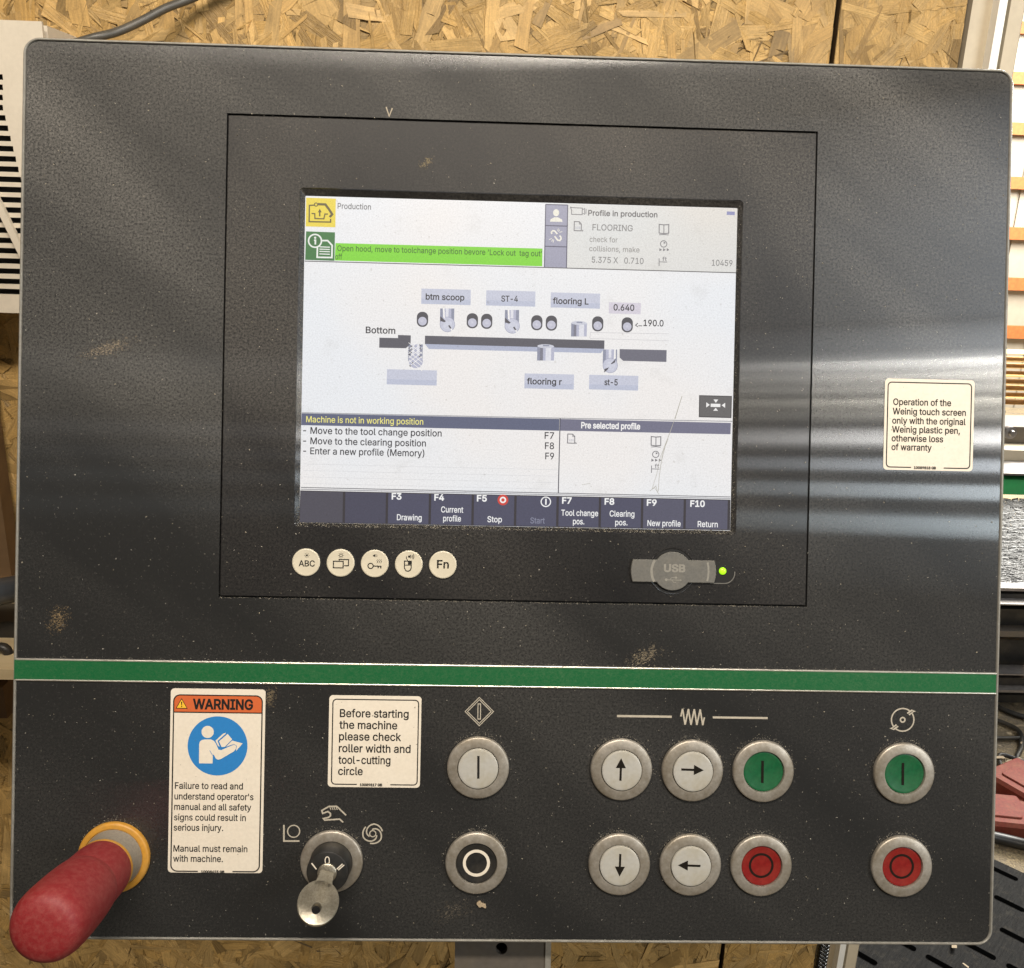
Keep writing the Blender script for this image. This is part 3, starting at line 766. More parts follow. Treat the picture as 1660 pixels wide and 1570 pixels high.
# function keys along the bottom
xs = [487.2, 559.6, 629.2, 698.8, 768.2, 837.2, 905.6, 974.2, 1042.6, 1111.6, 1183.0]
def yt(x): return 796.6 + (x - 488) * 0.0215
def yb(x): return 846.4 + (x - 488) * 0.0175
KC = [scr((78, 76, 88), 0.85), scr((70, 70, 90), 0.85)] + [scr((74, 75, 98), 0.9)] * 6 + [scr((84, 84, 104), 0.9)] * 2
TW = scr((244, 244, 242)); TD = scr((128, 130, 150))
keytext = {2: ('F3', 635, 809.6, 651, [('Drawing', 643.5, 843.4, 683.6)]), 3: ('F4', 704, 811.4, 720, [('Current', 715, 830.8, 751), ('profile', 718.4, 845.2, 747.2)]),
           4: ('F5', 773, 812.8, 789.2, [('Stop', 790, 846.6, 813.6)]), 5: (None, 0, 0, 0, [('Start', 859.5, 848.6, 883)]),
           6: ('F7', 911, 816.4, 926.6, [('Tool change', 909.6, 836, 969.4), ('pos.', 928.6, 850, 947)]), 7: ('F8', 979.8, 818, 995.6, [('Clearing', 988, 837.4, 1028.2), ('pos.', 997, 851.6, 1017)]),
           8: ('F9', 1048.2, 819.8, 1064.2, [('New profile', 1049.2, 852.8, 1103)]), 9: ('F10', 1118.6, 821.4, 1142.2, [('Return', 1130.6, 854.4, 1163.2)])}
s = SB(); s.quad([(487, yt(487) - 1.2), (1184, yt(1184) - 1.2), (1183.3, 860), (485, 847.4)], z1, scr((48, 44, 50), 0.9)); s.build('key_bar', screen)
for i in range(10):
    a, c = xs[i] + (0.4 if i else 0), xs[i + 1] - 3.4
    s = SB(); s.quad([(a, yt(a)), (c, yt(c)), (c - 0.9, yb(c)), (a - 0.9, yb(a))], z2, KC[i])
    lab = 'blank dark key at the start of the row' if i == 0 else 'second blank dark key'
    if i in keytext:
        k, x0, y, x1, rows = keytext[i]
        if k: s.write(k, x0, y, x1, 9.8, TW, 0.02)
        for tx, xa, yy, xe in rows: s.write(tx, xa, yy, xe, 9.4, TD if tx == 'Start' else TW, 0.004)
        lab = 'dark screen key reading ' + ' '.join([k or ''] + [r[0] for r in rows]).strip()
        if i == 4: s.circ(815.3, 810.8, 8.8, z3, scr((206, 64, 52))); s.rg(815.3, 810.8, 4.0, 2.4, z3 + .05 * mm, TW)
        if i == 5: s.rg(884.8, 813.8, 7.7, 1.8, z3, TW); s.line([(885, 808.8), (884.8, 818.6)], 2.4, z3, TW)
    s.build('screen_key', screen, lab)
# scratch in the screen film
s = SB(); SCm = scr((176, 172, 160))
s.quad([(1105, 642), (1106, 642), (1094.5, 680), (1093, 680)], z3, SCm)
for l, w in (([(1093, 681), (1084, 706), (1070, 742), (1064, 770), (1057, 792)], 0.7), ([(1090, 690), (1079, 720), (1072, 748), (1068, 776), (1067, 797)], 0.8), ([(1083, 712), (1074, 734), (1070, 760)], 0.6), ([(1057, 793), (1063, 788), (1066, 799)], 0.8), ([(1053, 796), (1061, 791), (1068, 802)], 0.7), ([(943, 786), (957, 784)], 0.6)): s.line(l, w, z3 + .1 * mm, SCm)
s.build('scratch', screen, 'long slanting scratch in the screen film')

# ------------------------------------------------------------------ round function buttons under the screen
IKB = M['ink']
def fbutton(px, py, label):
    c = P(px, py); r = 22.4 * S
    mb = MB(); prof = [(r * 1.09, 0.05 * mm), (r * 1.04, 0.12 * mm)]
    mb.ring((0, 0), r, r * 1.10, 0.08 * mm, M['black'], 48)
    mb.lathe([(r, 0.1 * mm), (r, 0.55 * mm), (r * .985, 0.75 * mm), (r * .93, 0.92 * mm), (r * .87, 0.86 * mm), (r * .80, 0.78 * mm)], M['cream'])
    o = mb.build('function_button', panel, label, loc=(c.x, c.y, 0)); smooth_by_angle(o, 50)
    return o, c
Z9 = 0.84 * mm
def finish(mb, o, name='button_print'): mb.build(name, o)
class LB_(MB):
    def __init__(self, org, k): super().__init__(); self.o = org; self.k = k
    def q(self, px, py):
        h = self.k; p = PH(px, py, h); return (p.x - self.o.x, p.y - self.o.y)
    def line(self, l, w, m, closed=False, z=None): self.stroke([self.q(*p) for p in l], w * S, z or self.k, m, closed)
    def rg(self, x, y, r, w, m, a0=0, a1=360, z=None): self.ring(self.q(x, y), (r - w / 2) * S, (r + w / 2) * S, z or self.k, m, 32, math.radians(a0), math.radians(a1))
    def pl(self, l, m, z=None): self.poly([self.q(*p) for p in l], z or self.k, m)
    def wr(self, s_, x0, y, x1, cap, m, bold=0, z=None): 
        p0 = Vector(self.q(x0, y)); w = (Vector(self.q(x1, y)) - p0).length
        pts, fs, lo, hi = typeset(s_, bold); sx = w / (hi - lo); sy = cap * S / CAPH
        self.add([(p0.x + (q[0] - lo) * sx, p0.y + q[1] * sy, z or self.k) for q in pts], fs, m)
def sun(mb, x, y, r, filled):
    if filled: mb.disc(mb.q(x, y), r * S, mb.k, IKB, 16)
    else: mb.rg(x, y, r, 0.9, IKB)
    for i in range(8):
        a = i * math.pi / 4; mb.line([(x + (r + 1) * math.cos(a), y + (r + 1) * math.sin(a)), (x + (r + 2.6) * math.cos(a), y + (r + 2.6) * math.sin(a))], 0.7, IKB)
o, c = fbutton(496.6, 911.8, 'cream round button reading ABC'); mb = LB_(c, Z9); sun(mb, 497.5, 900.6, 1.6, True); mb.wr('ABC', 484, 918.2, 510.4, 9.4, IKB, 0.008); finish(mb, o)
o, c = fbutton(552.4, 912.8, 'cream round button with two window outlines'); mb = LB_(c, Z9); sun(mb, 552.8, 900.8, 2.2, False)
mb.line([(540.6, 910.2), (556.4, 910.4), (556.2, 921), (540.4, 920.8)], 1.7, IKB, True); mb.line([(549.8, 909.0), (549.8, 907.2), (565.2, 907.6), (564.8, 917.6), (557.8, 917.4)], 1.7, IKB); finish(mb, o)
o, c = fbutton(607.7, 913.8, 'cream round button with a key and wavy lines'); mb = LB_(c, Z9)
mb.rg(600.8, 917.8, 4.2, 1.7, IKB); mb.line([(605, 918), (618.4, 918.4)], 1.7, IKB); mb.line([(613.2, 918.4), (613, 921.6)], 1.7, IKB); mb.line([(617.4, 918.4), (617.2, 922)], 1.9, IKB)
for k in range(3): mb.line([(612 + k * 3, 907), (611 + k * 3, 909), (612.4 + k * 3, 911), (611.2 + k * 3, 913.4)], 0.8, IKB)
mb.pl([(604.6, 900), (606.4, 900), (608.6, 898.6), (608.6, 903.6), (606.4, 902.4), (604.6, 902.4)], IKB); mb.rg(608.6, 901.2, 2.6, 0.7, IKB, -45, 45); finish(mb, o)
o, c = fbutton(662.9, 915.0, 'cream round button with a computer mouse'); mb = LB_(c, Z9)
mb.line([(655.8, 910), (666.8, 910.2), (666.6, 921), (664.8, 925.2), (661.2, 926.6), (657.6, 925.2), (655.6, 921)], 1.6, IKB, True); mb.line([(656.4, 916.4), (666, 916.6)], 1.3, IKB); mb.pl([(661.4, 911), (666, 911), (666, 915.6), (661.4, 915.6)], IKB)
mb.line([(661, 909.4), (658.8, 905.4), (659, 902.4)], 1.1, IKB)
mb.pl([(661.6, 901.2), (663.4, 901.2), (665.8, 899.4), (665.8, 906), (663.4, 904.2), (661.6, 904.2)], IKB)
for k in range(3): mb.rg(665.4, 902.8, 2.4 + k * 1.7, 0.8, IKB, -45, 45)
finish(mb, o)
o, c = fbutton(717.9, 915.8, 'cream round button reading Fn'); mb = LB_(c, Z9); mb.wr('Fn', 708.2, 921.2, 727.6, 12.6, IKB, 0.014); finish(mb, o)

# ------------------------------------------------------------------ USB cover and status light
c = P(1089.5, 926.0)
mb = MB()
well = []
R1 = 37 * S
mb.disc((c.x, c.y), R1, 0.06 * mm, M['black'], 48)
a = P(1140, 909); bq = P(1190.5, 946.5)
mb.poly(rrect(a.x, bq.y, bq.x, a.y, 17 * S), 0.10 * mm, M['black'])
pl_ = rrect(a.x, bq.y, bq.x, a.y, 17 * S); k_ = [p for p in pl_ if p[0] > bq.x - 18 * S]
k_ = sorted([p for p in k_ if p[1] < (a.y + bq.y) / 2 + 4 * S], key=lambda p: math.atan2(p[1] - (a.y + bq.y) / 2, p[0] - (bq.x - 17 * S)))
mb.stroke([(bq.x - 40 * S, bq.y)] + k_, 1.6 * S, 0.3 * mm, M['rubber'])
mb.lathe([(R1 * 1.05, 0.02 * mm), (R1 * 1.03, 0.35 * mm), (R1 * 0.985, 0.3 * mm), (R1 * 0.97, 0.05 * mm)], M['bezel'], c=(c.x, c.y))
mb.build('usb_socket', panel)
mb = MB(); pts = []
r = 31.5 * S
a0, a1 = P(1022.5, 906.2), P(1022.5, 942.6); b0, b1 = P(1160.5, 909.4), P(1160.5, 944.8)
ht = abs(a0.y - a1.y) / 2; cy = (a0.y + a1.y) / 2 - 0.0
th = math.asin(min(0.98, (ht) / r))
outline = []
for i in range(25): t = th + (math.pi - 2 * th) * i / 24; outline.append((c.x + r * math.cos(t), c.y + r * math.sin(t)))
lx = a0.x; bulge = 3.5 * S
for i in range(9): t = -1 + 2 * i / 8; outline.append((lx + bulge * (t * t) * 0.9, c.y + ht * -t))
for i in range(25): t = math.pi + th + (math.pi - 2 * th) * i / 24; outline.append((c.x + r * math.cos(t), c.y + r * math.sin(t)))
rx = b0.x
for i in range(9): t = -1 + 2 * i / 8; outline.append((rx - bulge * (t * t) * 0.9, c.y + ht * t))
mb.prism(outline, 0.12 * mm, 1.5 * mm, M['rubber'], 0.3 * mm)
uc = mb.build('usb_cover', panel, 'grey rubber flap embossed USB')
mb = MB(); zt = 1.56 * mm
mb.text('USB', 1075, 926.4, 1110, 11.6, zt, M['rubber_print'], 0.03)
for l, w in (([(1079, 939.6), (1101, 940.4)], 1.2), ([(1084, 939.8), (1088, 936.2), (1094, 936.2)], 1.0), ([(1088, 940), (1091, 943.8), (1095, 944)], 1.0)): mb.stroke(pts_px(l), w * S, zt, M['rubber_print'])
mb.disc(P(1079, 939.6), 2.2 * S, zt + .02 * mm, M['rubber_print'], 14); mb.disc(P(1095, 936.2), 1.8 * S, zt + .02 * mm, M['rubber_print'], 14)
mb.poly(pts_px([(1101, 938.6), (1104.5, 940.5), (1101, 942.2)]), zt + .02 * mm, M['rubber_print'])
x5 = P(1056.5, 926).x
mb.ring((c.x, c.y), r * 1.03, r * 1.16, zt - 0.02 * mm, M['rubber_print'], 10, math.pi - th * 0.86, math.pi + th * 0.86)
mb.ring((c.x - 6 * S, c.y), r * 2.0, r * 2.10, zt - 0.02 * mm, M['rubber_print'], 10, -0.24, 0.24)
mb.build('embossing', uc)
t = NT('green_led'); t.b.inputs['Emission Color'].default_value = lin((168, 235, 20)); t.b.inputs['Emission Strength'].default_value = 1.0; t.b.inputs['Base Color'].default_value = (0.2, 0.5, 0.02, 1); t.b.inputs['Roughness'].default_value = 0.3
mb = MB(); mb.lathe([(6.0 * S, 0.1 * mm), (5.8 * S, 0.6 * mm), (4.4 * S, 1.1 * mm), (2.0 * S, 1.35 * mm)], t.m, 24)
o = mb.build('status_light', panel, 'small lit green status light', loc=(*P(1171.3, 926), 0)); smooth_by_angle(o, 80)

# ------------------------------------------------------------------ stickers
ZL = 0.14 * mm
def sticker(cx0, cy1, cx1, cy0, label, inset=5.5, gap=None, rad=7):
    x0, y1, x1, y0 = cx0 * S, cy1 * S, cx1 * S, cy0 * S
    mb = MB(); mb.prism(rrect(x0, y0, x1, y1, 6 * S), 0.02 * mm, ZL, M['label'])
    o = mb.build('sticker', panel, label)
    return o, (x0, y0, x1, y1)
def border(mb, x0, y0, x1, y1, w, r, gap, z):
    # outline broken at the foot, where the number stands
    pts = rrect(x0, y0, x1, y1, r, 5)
    # rrect runs: top right, top left, bottom left, bottom right; open it along the bottom
    n = len(pts) // 4
    order = [(gap[1], y0)] + pts[3 * n:] + pts[:3 * n] + [(gap[0], y0)]
    mb.stroke(order, w, z, M['ink'])
zp = ZL + 0.06 * mm
o, (x0, y0, x1, y1) = sticker(-500.4, -352.2, -349.0, -649.5, 'tall sticker headed WARNING on orange with a blue reader sign')
mb = MB(); i = 5.0 * S; yh = P(352, 1155.4).y
border(mb, x0 + i, y0 + 2.2 * S, x1 - i, y1 - 10.5 * S, 2.0 * S, 10 * S, (P(321, 1413).x, P(377, 1413).x), zp)
mb.text('10008623 GB', 326, 1415.2, 364, 3.8, zp, M['ink'], 0.04)
rows = [('Failure to read and', 283.6, 1278.6, 394), ("understand operator's", 283, 1295.8, 411), ('manual and all safety', 282.6, 1312.8, 407.5), ('signs could result in', 282.2, 1329.8, 398.6), ('serious injury.', 281.6, 1346.4, 362), ('Manual must remain', 281.2, 1380.4, 401.2), ('with machine.', 280.8, 1396.8, 361.5)]
for s_, a, y, e in rows: mb.text(s_, a, y, e, 10.2, zp + .03 * mm, M['ink'], 0.004)
mb.build('sticker_writing', o)
mb = MB(); zq = ZL + 0.04 * mm
mb.poly(rrect(x0 + i + 0.6 * S, yh, x1 - i - 0.6 * S, y1 - 11 * S, (9 * S, 9 * S, 0, 0)), zq, M['orange'])
mb.stroke([(x0 + i, yh), (x1 - i, yh)], 1.8 * S, zp + .03 * mm, M['ink'])
z2p = lambda x, y: (260 + x / 3.7727, 1100 + y / 3.7727)
mb.text('WARNING', 312.6, 1149.2, 410.4, 15.6, zp + .03 * mm, M['ink'], 0.022)
mb.poly(pts_px([z2p(94, 184), z2p(131, 120), z2p(168, 186)]), zp + .02 * mm, M['ink'])
mb.poly(pts_px([z2p(101, 180), z2p(131, 128), z2p(161, 181)]), zp + .05 * mm, M['yellow'])
mb.poly(pts_px([z2p(127, 142), z2p(135, 142), z2p(133, 165), z2p(129, 165)]), zp + .08 * mm, M['ink']); mb.disc(P(*z2p(131, 172)), 1.0 * S, zp + .08 * mm, M['ink'], 12)
mb.build('warning_header', o)
mb = MB(); cc = P(352.9, 1209.4); mb.disc(cc, 47.8 * S, zq, M['blue'], 64)
Lb = M['label']; za = zq + 0.05 * mm; zb_ = za + 0.05 * mm; zc = zb_ + .05 * mm
mb.disc(P(*z2p(290, 327)), 9.8 * S, za, Lb, 32)
mb.poly(pts_px([z2p(237, 519), z2p(238, 402), z2p(243, 385), z2p(256, 376), z2p(272, 373), z2p(310, 373), z2p(328, 381), z2p(340, 398), z2p(355, 432), z2p(322, 470), z2p(322, 520)]), za, Lb)
mb.poly(pts_px([z2p(312, 400), z2p(336, 392), z2p(356, 436), z2p(372, 437), z2p(430, 412), z2p(452, 404), z2p(466, 412), z2p(462, 432), z2p(450, 446), z2p(372, 492), z2p(354, 497), z2p(340, 490), z2p(326, 462)]), zb_, Lb)
mb.stroke(pts_px([z2p(303, 440), z2p(312, 456), z2p(324, 474), z2p(322, 521)]), 0.8 * S, zc, M['blue'])
mb.poly(pts_px([z2p(338, 380), z2p(384, 338), z2p(402, 332), z2p(398, 340), z2p(352, 380), z2p(366, 420), z2p(352, 410)]), za, Lb)
mb.poly(pts_px([z2p(358, 382), z2p(410, 337), z2p(440, 372), z2p(396, 418), z2p(376, 420)]), za + .02 * mm, Lb)
mb.poly(pts_px([z2p(396, 420), z2p(440, 380), z2p(504, 397), z2p(464, 444), z2p(466, 412), z2p(452, 402), z2p(428, 408)]), za + .03 * mm, Lb)
mb.stroke(pts_px([z2p(375, 421), z2p(358, 383), z2p(411, 338)]), 0.7 * S, zc, M['blue']); mb.stroke(pts_px([z2p(352, 381), z2p(366, 418)]), 0.7 * S, zc, M['blue'])
mb.stroke(pts_px([z2p(398, 419), z2p(441, 376)]), 0.8 * S, zc, M['blue']); mb.stroke(pts_px([z2p(376, 424), z2p(372, 437), z2p(430, 411), z2p(452, 403), z2p(467, 412), z2p(463, 434)]), 0.7 * S, zc, M['blue'])
mb.build('reader_sign', o)

o, (x0, y0, x1, y1) = sticker(-246.6, -359.7, -97.9, -508.4, 'square sticker beginning Before starting the machine')
mb = MB(); border(mb, x0 + 6 * S, y0 + 4.5 * S, x1 - 4.5 * S, y1 - 6.5 * S, 1.8 * S, 6 * S, (P(578.5, 1272).x, P(632.5, 1272).x), zp)
for s_, a, y, e in (('Before starting', 551, 1162.4, 662.5), ('the machine', 550.2, 1181.2, 644), ('please check', 549.6, 1200, 650.4), ('roller width and', 549.2, 1219.2, 665.6), ('tool-cutting', 548.6, 1238, 633), ('circle', 548.2, 1256.2, 588)): mb.text(s_, a, y, e, 12.6, zp + .03 * mm, M['ink'], 0.006)
mb.text('10089817 GB', 583.4, 1274.4, 619.6, 4, zp, M['ink'], 0.04); mb.build('sticker_writing', o)
o, (x0, y0, x1, y1) = sticker(649.5, 172.7, 798.2, 23.2, 'square sticker beginning Operation of the')
mb = MB(); border(mb, x0 + 5 * S, y0 + 4.5 * S, x1 - 5 * S, y1 - 6 * S, 1.8 * S, 6 * S, (P(1476.5, 758).x, P(1529.5, 758).x), zp)
for s_, a, y, e in (('Operation of the', 1447.5, 656.6, 1541.5), ('Weinig touch screen', 1446.7, 671.8, 1565.4), ('only with the original', 1446, 686.8, 1565), ('Weinig plastic pen,', 1445.6, 701.2, 1555.8), ('otherwise loss', 1445, 715.6, 1528.6), ('of warranty', 1444.8, 729.8, 1510)): mb.text(s_, a, y, e, 10.2, zp + .03 * mm, M['ink'], 0.008)
mb.text('10089818 GB', 1481, 760.4, 1517, 4, zp, M['ink'], 0.04); mb.build('sticker_writing', o)

# ------------------------------------------------------------------ printed symbols
zs = 0.10 * mm; PR = M['print']
z4 = lambda x, y: (690 + x / 3.7727, 1110 + y / 3.7727)
def sym(name='printed_symbol'): return MB()
mb = MB(); cx, cy = 777, 1153.8
for rr, w in ((23.0, 1.3), (19.2, 1.3)): mb.stroke(pts_px([(cx, cy - rr), (cx + rr, cy), (cx, cy + rr), (cx - rr, cy)]), w * S, zs, PR, True)
mb.stroke(pts_px([(774.9, 1141.3), (779.1, 1141.4), (778.8, 1166), (774.6, 1165.9)]), 1.4 * S, zs, PR, True)
mb.build('printed_symbol', panel, 'pale diamond holding an upright bar')
mb = MB(); mb.stroke(pts_px([(1000.1, 1161.0), (1089, 1162.2)]), 3.6 * S, zs, PR); mb.stroke(pts_px([(1155.4, 1163.2), (1244.4, 1164.4)]), 3.4 * S, zs, PR)
z7 = lambda x, y: (1050 + x / 4.363, 1110 + y / 4.363)
zz = []
zz.append(z7(234, 226))
for k in range(4): zz += [z7(246 + k * 41.5, 172 + k), z7(264 + k * 41.5, 284 + k)]
zz.append(z7(400, 232))
for k in range(len(zz) - 1): mb.stroke(pts_px(zz[k:k + 2]), 2.5 * S, zs + k * .01 * mm, PR)
mb.build('printed_symbol', panel, 'pale zigzag between two level lines')
mb = MB(); z8 = lambda x, y: (1370 + x / 3.4138, 1110 + y / 3.4138); c8 = P(1463.2, 1167.2)
mb.ring(c8, 17.6 * S, 19.8 * S, zs, PR); mb.ring(c8, 2.6 * S, 5.0 * S, zs, PR, 24)
for sg in (1, -1):
    def q8(x, y): return (318 + sg * (x - 318), 195 + sg * (y - 195))
    mb.poly(pts_px([z8(*q8(340, 157)), z8(*q8(366, 138)), z8(*q8(392, 148)), z8(*q8(376, 153)), z8(*q8(356, 171))]), zs + .05 * mm, PR)
    mb.stroke(pts_px([z8(*q8(345, 166)), z8(*q8(374, 146))]), 1.0 * S, zs + .1 * mm, M['ink'])
mb.build('printed_symbol', panel, 'pale cutter wheel with two knives')
mb = MB(); z9 = lambda x, y: (430 + x / 3.8605, 1280 + y / 3.8605)
mb.stroke(pts_px([z9(117, 222), z9(117, 323), z9(214, 323)]), 2.6 * S, zs, PR); mb.ring(P(*z9(178, 262)), 8.8 * S, 10.6 * S, zs, PR, 32); mb.build('printed_symbol', panel, 'pale circle standing in a corner line')
mb = MB()
mb.stroke(pts_px([z9(506, 162), z9(448, 106), z9(400, 106), z9(354, 132), z9(360, 150), z9(392, 138), z9(408, 150), z9(408, 166), z9(394, 176), z9(364, 182), z9(372, 192), z9(466, 186), z9(488, 206)]), 2.4 * S, zs, PR)
for k in range(4): mb.stroke(pts_px([z9(404 + k * 13, 109), z9(412 + k * 13, 128)]), 1.3 * S, zs + .05 * mm, PR)
mb.build('printed_symbol', panel, 'pale outline of a hand')
mb = MB(); cs = P(*z9(673, 277)); mb.ring(cs, 4.2 * S, 5.8 * S, zs, PR, 32)
for k in range(3):
    pts = []
    for i in range(19):
        t_ = i / 18; a = math.radians(100 + 120 * k - 205 * t_); rr = (6.6 + 9.4 * min(1, t_ * 1.5)) * S
        pts.append((cs.x + rr * math.cos(a), cs.y + rr * math.sin(a)))
    mb.stroke(pts, 2.2 * S, zs + .05 * mm * (k + 1), PR)
mb.build('printed_symbol', panel, 'pale swirl of three arcs')

# ------------------------------------------------------------------ push buttons
RB, RCp = 50.4 * S, 32.4 * S
def ring_mesh():
    mb = MB()
    mb.lathe([(RB + 0.6 * mm, 0.03 * mm), (RB + 0.25 * mm, 0.04 * mm)], M['black'])
    mb.lathe([(RB, 0.0), (RB, 1.2 * mm), (RB - 0.25 * mm, 1.75 * mm), (RB - 0.9 * mm, 2.05 * mm), (RCp + 1.2 * mm, 2.55 * mm), (RCp + 0.45 * mm, 2.5 * mm), (RCp + 0.25 * mm, 2.1 * mm), (RCp + 0.2 * mm, 0.2 * mm)], M['ringm'])
    me = mb.build('push_button', panel); smooth_by_angle(me, 50); return me
ring0 = ring_mesh(); ring_used = False
def cap_raised(parent, m, c):
    mb = LB_(c, 3.55 * mm); r = RCp
    mb.lathe([(r, 0.4 * mm), (r, 2.9 * mm), (r * .985, 3.15 * mm), (r * .94, 3.35 * mm), (r * .86, 3.38 * mm), (r * .78, 3.42 * mm), (r * .4, 3.48 * mm), (r * .1, 3.5 * mm)], m); return mb
def cap_flush(parent, m, c):
    mb = LB_(c, 1.15 * mm); r = RCp
    mb.lathe([(r, 0.2 * mm), (r, 1.45 * mm), (r * .97, 1.55 * mm), (r * .90, 1.48 * mm), (r * .7, 1.16 * mm), (r * .4, 1.03 * mm), (r * .1, 1.0 * mm)], m); return mb
def push_button(px, py, label):
    global ring_used
    c = P(px, py)
    o = ring0 if not ring_used else ring0.copy()
    if ring_used: COL.objects.link(o)
    ring_used = True
    o.parent = panel; o.location = (c.x, c.y, 0); o['label'] = label
    o.rotation_euler = (0, 0, random.uniform(0, 6.28)); return o, c
def place_cap(mb, o, c):
    cp = mb.build('button_cap', panel); smooth_by_angle(cp, 35)
    cp.parent = o; cp.rotation_euler = (0, 0, -o.rotation_euler.z); return cp
IS = M['ink_soft']
o, c = push_button(775.2, 1243.6, 'white push button marked with an upright bar'); mb = cap_raised(o, M['white_cap'], c); mb.line([z4(323, 437), z4(322, 576)], 3.8, M['ink']); place_cap(mb, o, c)
o, c = push_button(772.4, 1397.8, 'black push button marked with a white ring'); mb = cap_flush(o, M['black_cap'], c); mb.ring((0, 0), 17.2 * S, 22.0 * S, 1.28 * mm, M['label'], 48); place_cap(mb, o, c)
def arrow(mb, x, y, ang, m, z=None):
    ca, sa = math.cos(ang), math.sin(ang)
    def r(u, v): return (x + u * ca - v * sa, y + u * sa + v * ca)
    mb.line([r(-18, 0), r(4, 0)], 3.6, m); mb.pl([r(2.5, -8.2), r(18.5, 0), r(2.5, 8.2)], m, mb.k + .03 * mm)
for px, py, ang, lab, ax, ay in ((1006.8, 1246.6, -90, 'white push button with an arrow up', 1006.4, 1248.0), (1003.4, 1400.0, 90, 'white push button with an arrow down', 1005.0, 1402.8),
                                 (1121.6, 1248.4, 0, 'white push button with an arrow to the right', 1122.4, 1248.4), (1118.4, 1400.8, 180, 'white push button with an arrow to the left', 1117.6, 1403.6)):
    o, c = push_button(px, py, lab); mb = cap_raised(o, M['white_cap'], c); arrow(mb, ax, ay, math.radians(ang) + math.radians(2), IS); place_cap(mb, o, c)
for px, py, lab in ((1236.2, 1249.6, 'green push button under the zigzag symbol'), (1463.8, 1253.0, 'green push button under the cutter wheel symbol')):
    o, c = push_button(px, py, lab); mb = cap_flush(o, M['green_cap'], c); mb.line([(px, py - 16), (px - 0.4, py + 20)], 4.2, IS, z=1.22 * mm); place_cap(mb, o, c)
for px, py, lab in ((1232.8, 1401.8, 'red push button below the green one of the zigzag group'), (1460.0, 1403.2, 'red push button in the bottom corner')):
    o, c = push_button(px, py, lab); mb = cap_flush(o, M['red_cap'], c); mb.ring((0, 0), 16.8 * S, 20.4 * S, 1.24 * mm, IS, 48); place_cap(mb, o, c)

# ------------------------------------------------------------------ key switch
c = P(538.2, 1395.6)
mb = MB(); r = RB
mb.lathe([(r + 0.6 * mm, 0.03 * mm), (r + 0.2 * mm, 0.04 * mm)], M['black'])
mb.lathe([(r, 0.0), (r, 1.2 * mm), (r - 0.3 * mm, 1.8 * mm), (r - 0.9 * mm, 2.05 * mm), (r * .71, 2.5 * mm), (r * .68, 2.4 * mm), (r * .655, 1.4 * mm)], M['ringm'])
mb.ring((0, 0), r * .60, r * .655, 1.4 * mm, M['rust'])
ks = mb.build('key_switch', panel, 'key switch with black barrel and metal ring', loc=(c.x, c.y, 0)); smooth_by_angle(ks, 50)
HB = 13.4 * mm; rb = 32.0 * S
mb = LB_(c, HB); mb.lathe([(rb * 1.06, 0.3 * mm), (rb * 1.03, HB - 0.8 * mm), (rb * 1.0, HB - 0.15 * mm), (rb * .97, HB)], M['black_cap'])
mb.k = HB + .05 * mm
mb.wr('0', 526.2, 1402.4, 534.4, 13.2, M['label'], -0.006); mb.line([z9(290, 462), z9(320, 500)], 2.0, M['label']); mb.line([z9(447, 500), z9(484, 466)], 1.7, M['label']); mb.line([z9(457, 505), z9(494, 473)], 1.7, M['label'])
br = mb.build('switch_barrel', panel); smooth_by_angle(br, 35); br.parent = ks
# the text above used photo pixels on the face: shift it to the raised front
pc = PH(531.0, 1417.4, HB + 1.2 * mm)
mb = MB(); mb.lathe([(15.0 * S, 0), (15.0 * S, 1.0 * mm), (13.6 * S, 1.35 * mm)], M['key_metal'], 40); kc = mb.build('lock_core', panel, loc=(0, 0, HB)); smooth_by_angle(kc, 45); kc.parent = ks

# the key itself
ko = c + Vector((0, 0))
kz = HB + 1.3 * mm
ax_dir = Vector((-0.12, -0.60, 1.0)).normalized()                     # leaning down with its own weight
wdir = (Vector((0.96, -0.26, 0)) - ax_dir * Vector((0.96, -0.26, 0)).dot(ax_dir)).normalized()
ndir = ax_dir.cross(wdir)
kmw = ROOT @ Matrix.Translation((c.x, c.y, kz)) @ Matrix((wdir, ax_dir, ndir)).transposed().to_4x4()
key = empty('key', 'nickel key with round bow standing in the key switch', 'key', mw=kmw)
mb = MB(); T = 1.1 * mm
mb.prism([(-3.4 * mm, -1.5 * mm), (3.4 * mm, -1.5 * mm), (3.7 * mm, 4 * mm), (4.6 * mm, 7.5 * mm), (-4.6 * mm, 7.5 * mm), (-3.7 * mm, 4 * mm)], -T, T, M['key_metal'], 0.3 * mm)
mb.build('key_shoulder', key)
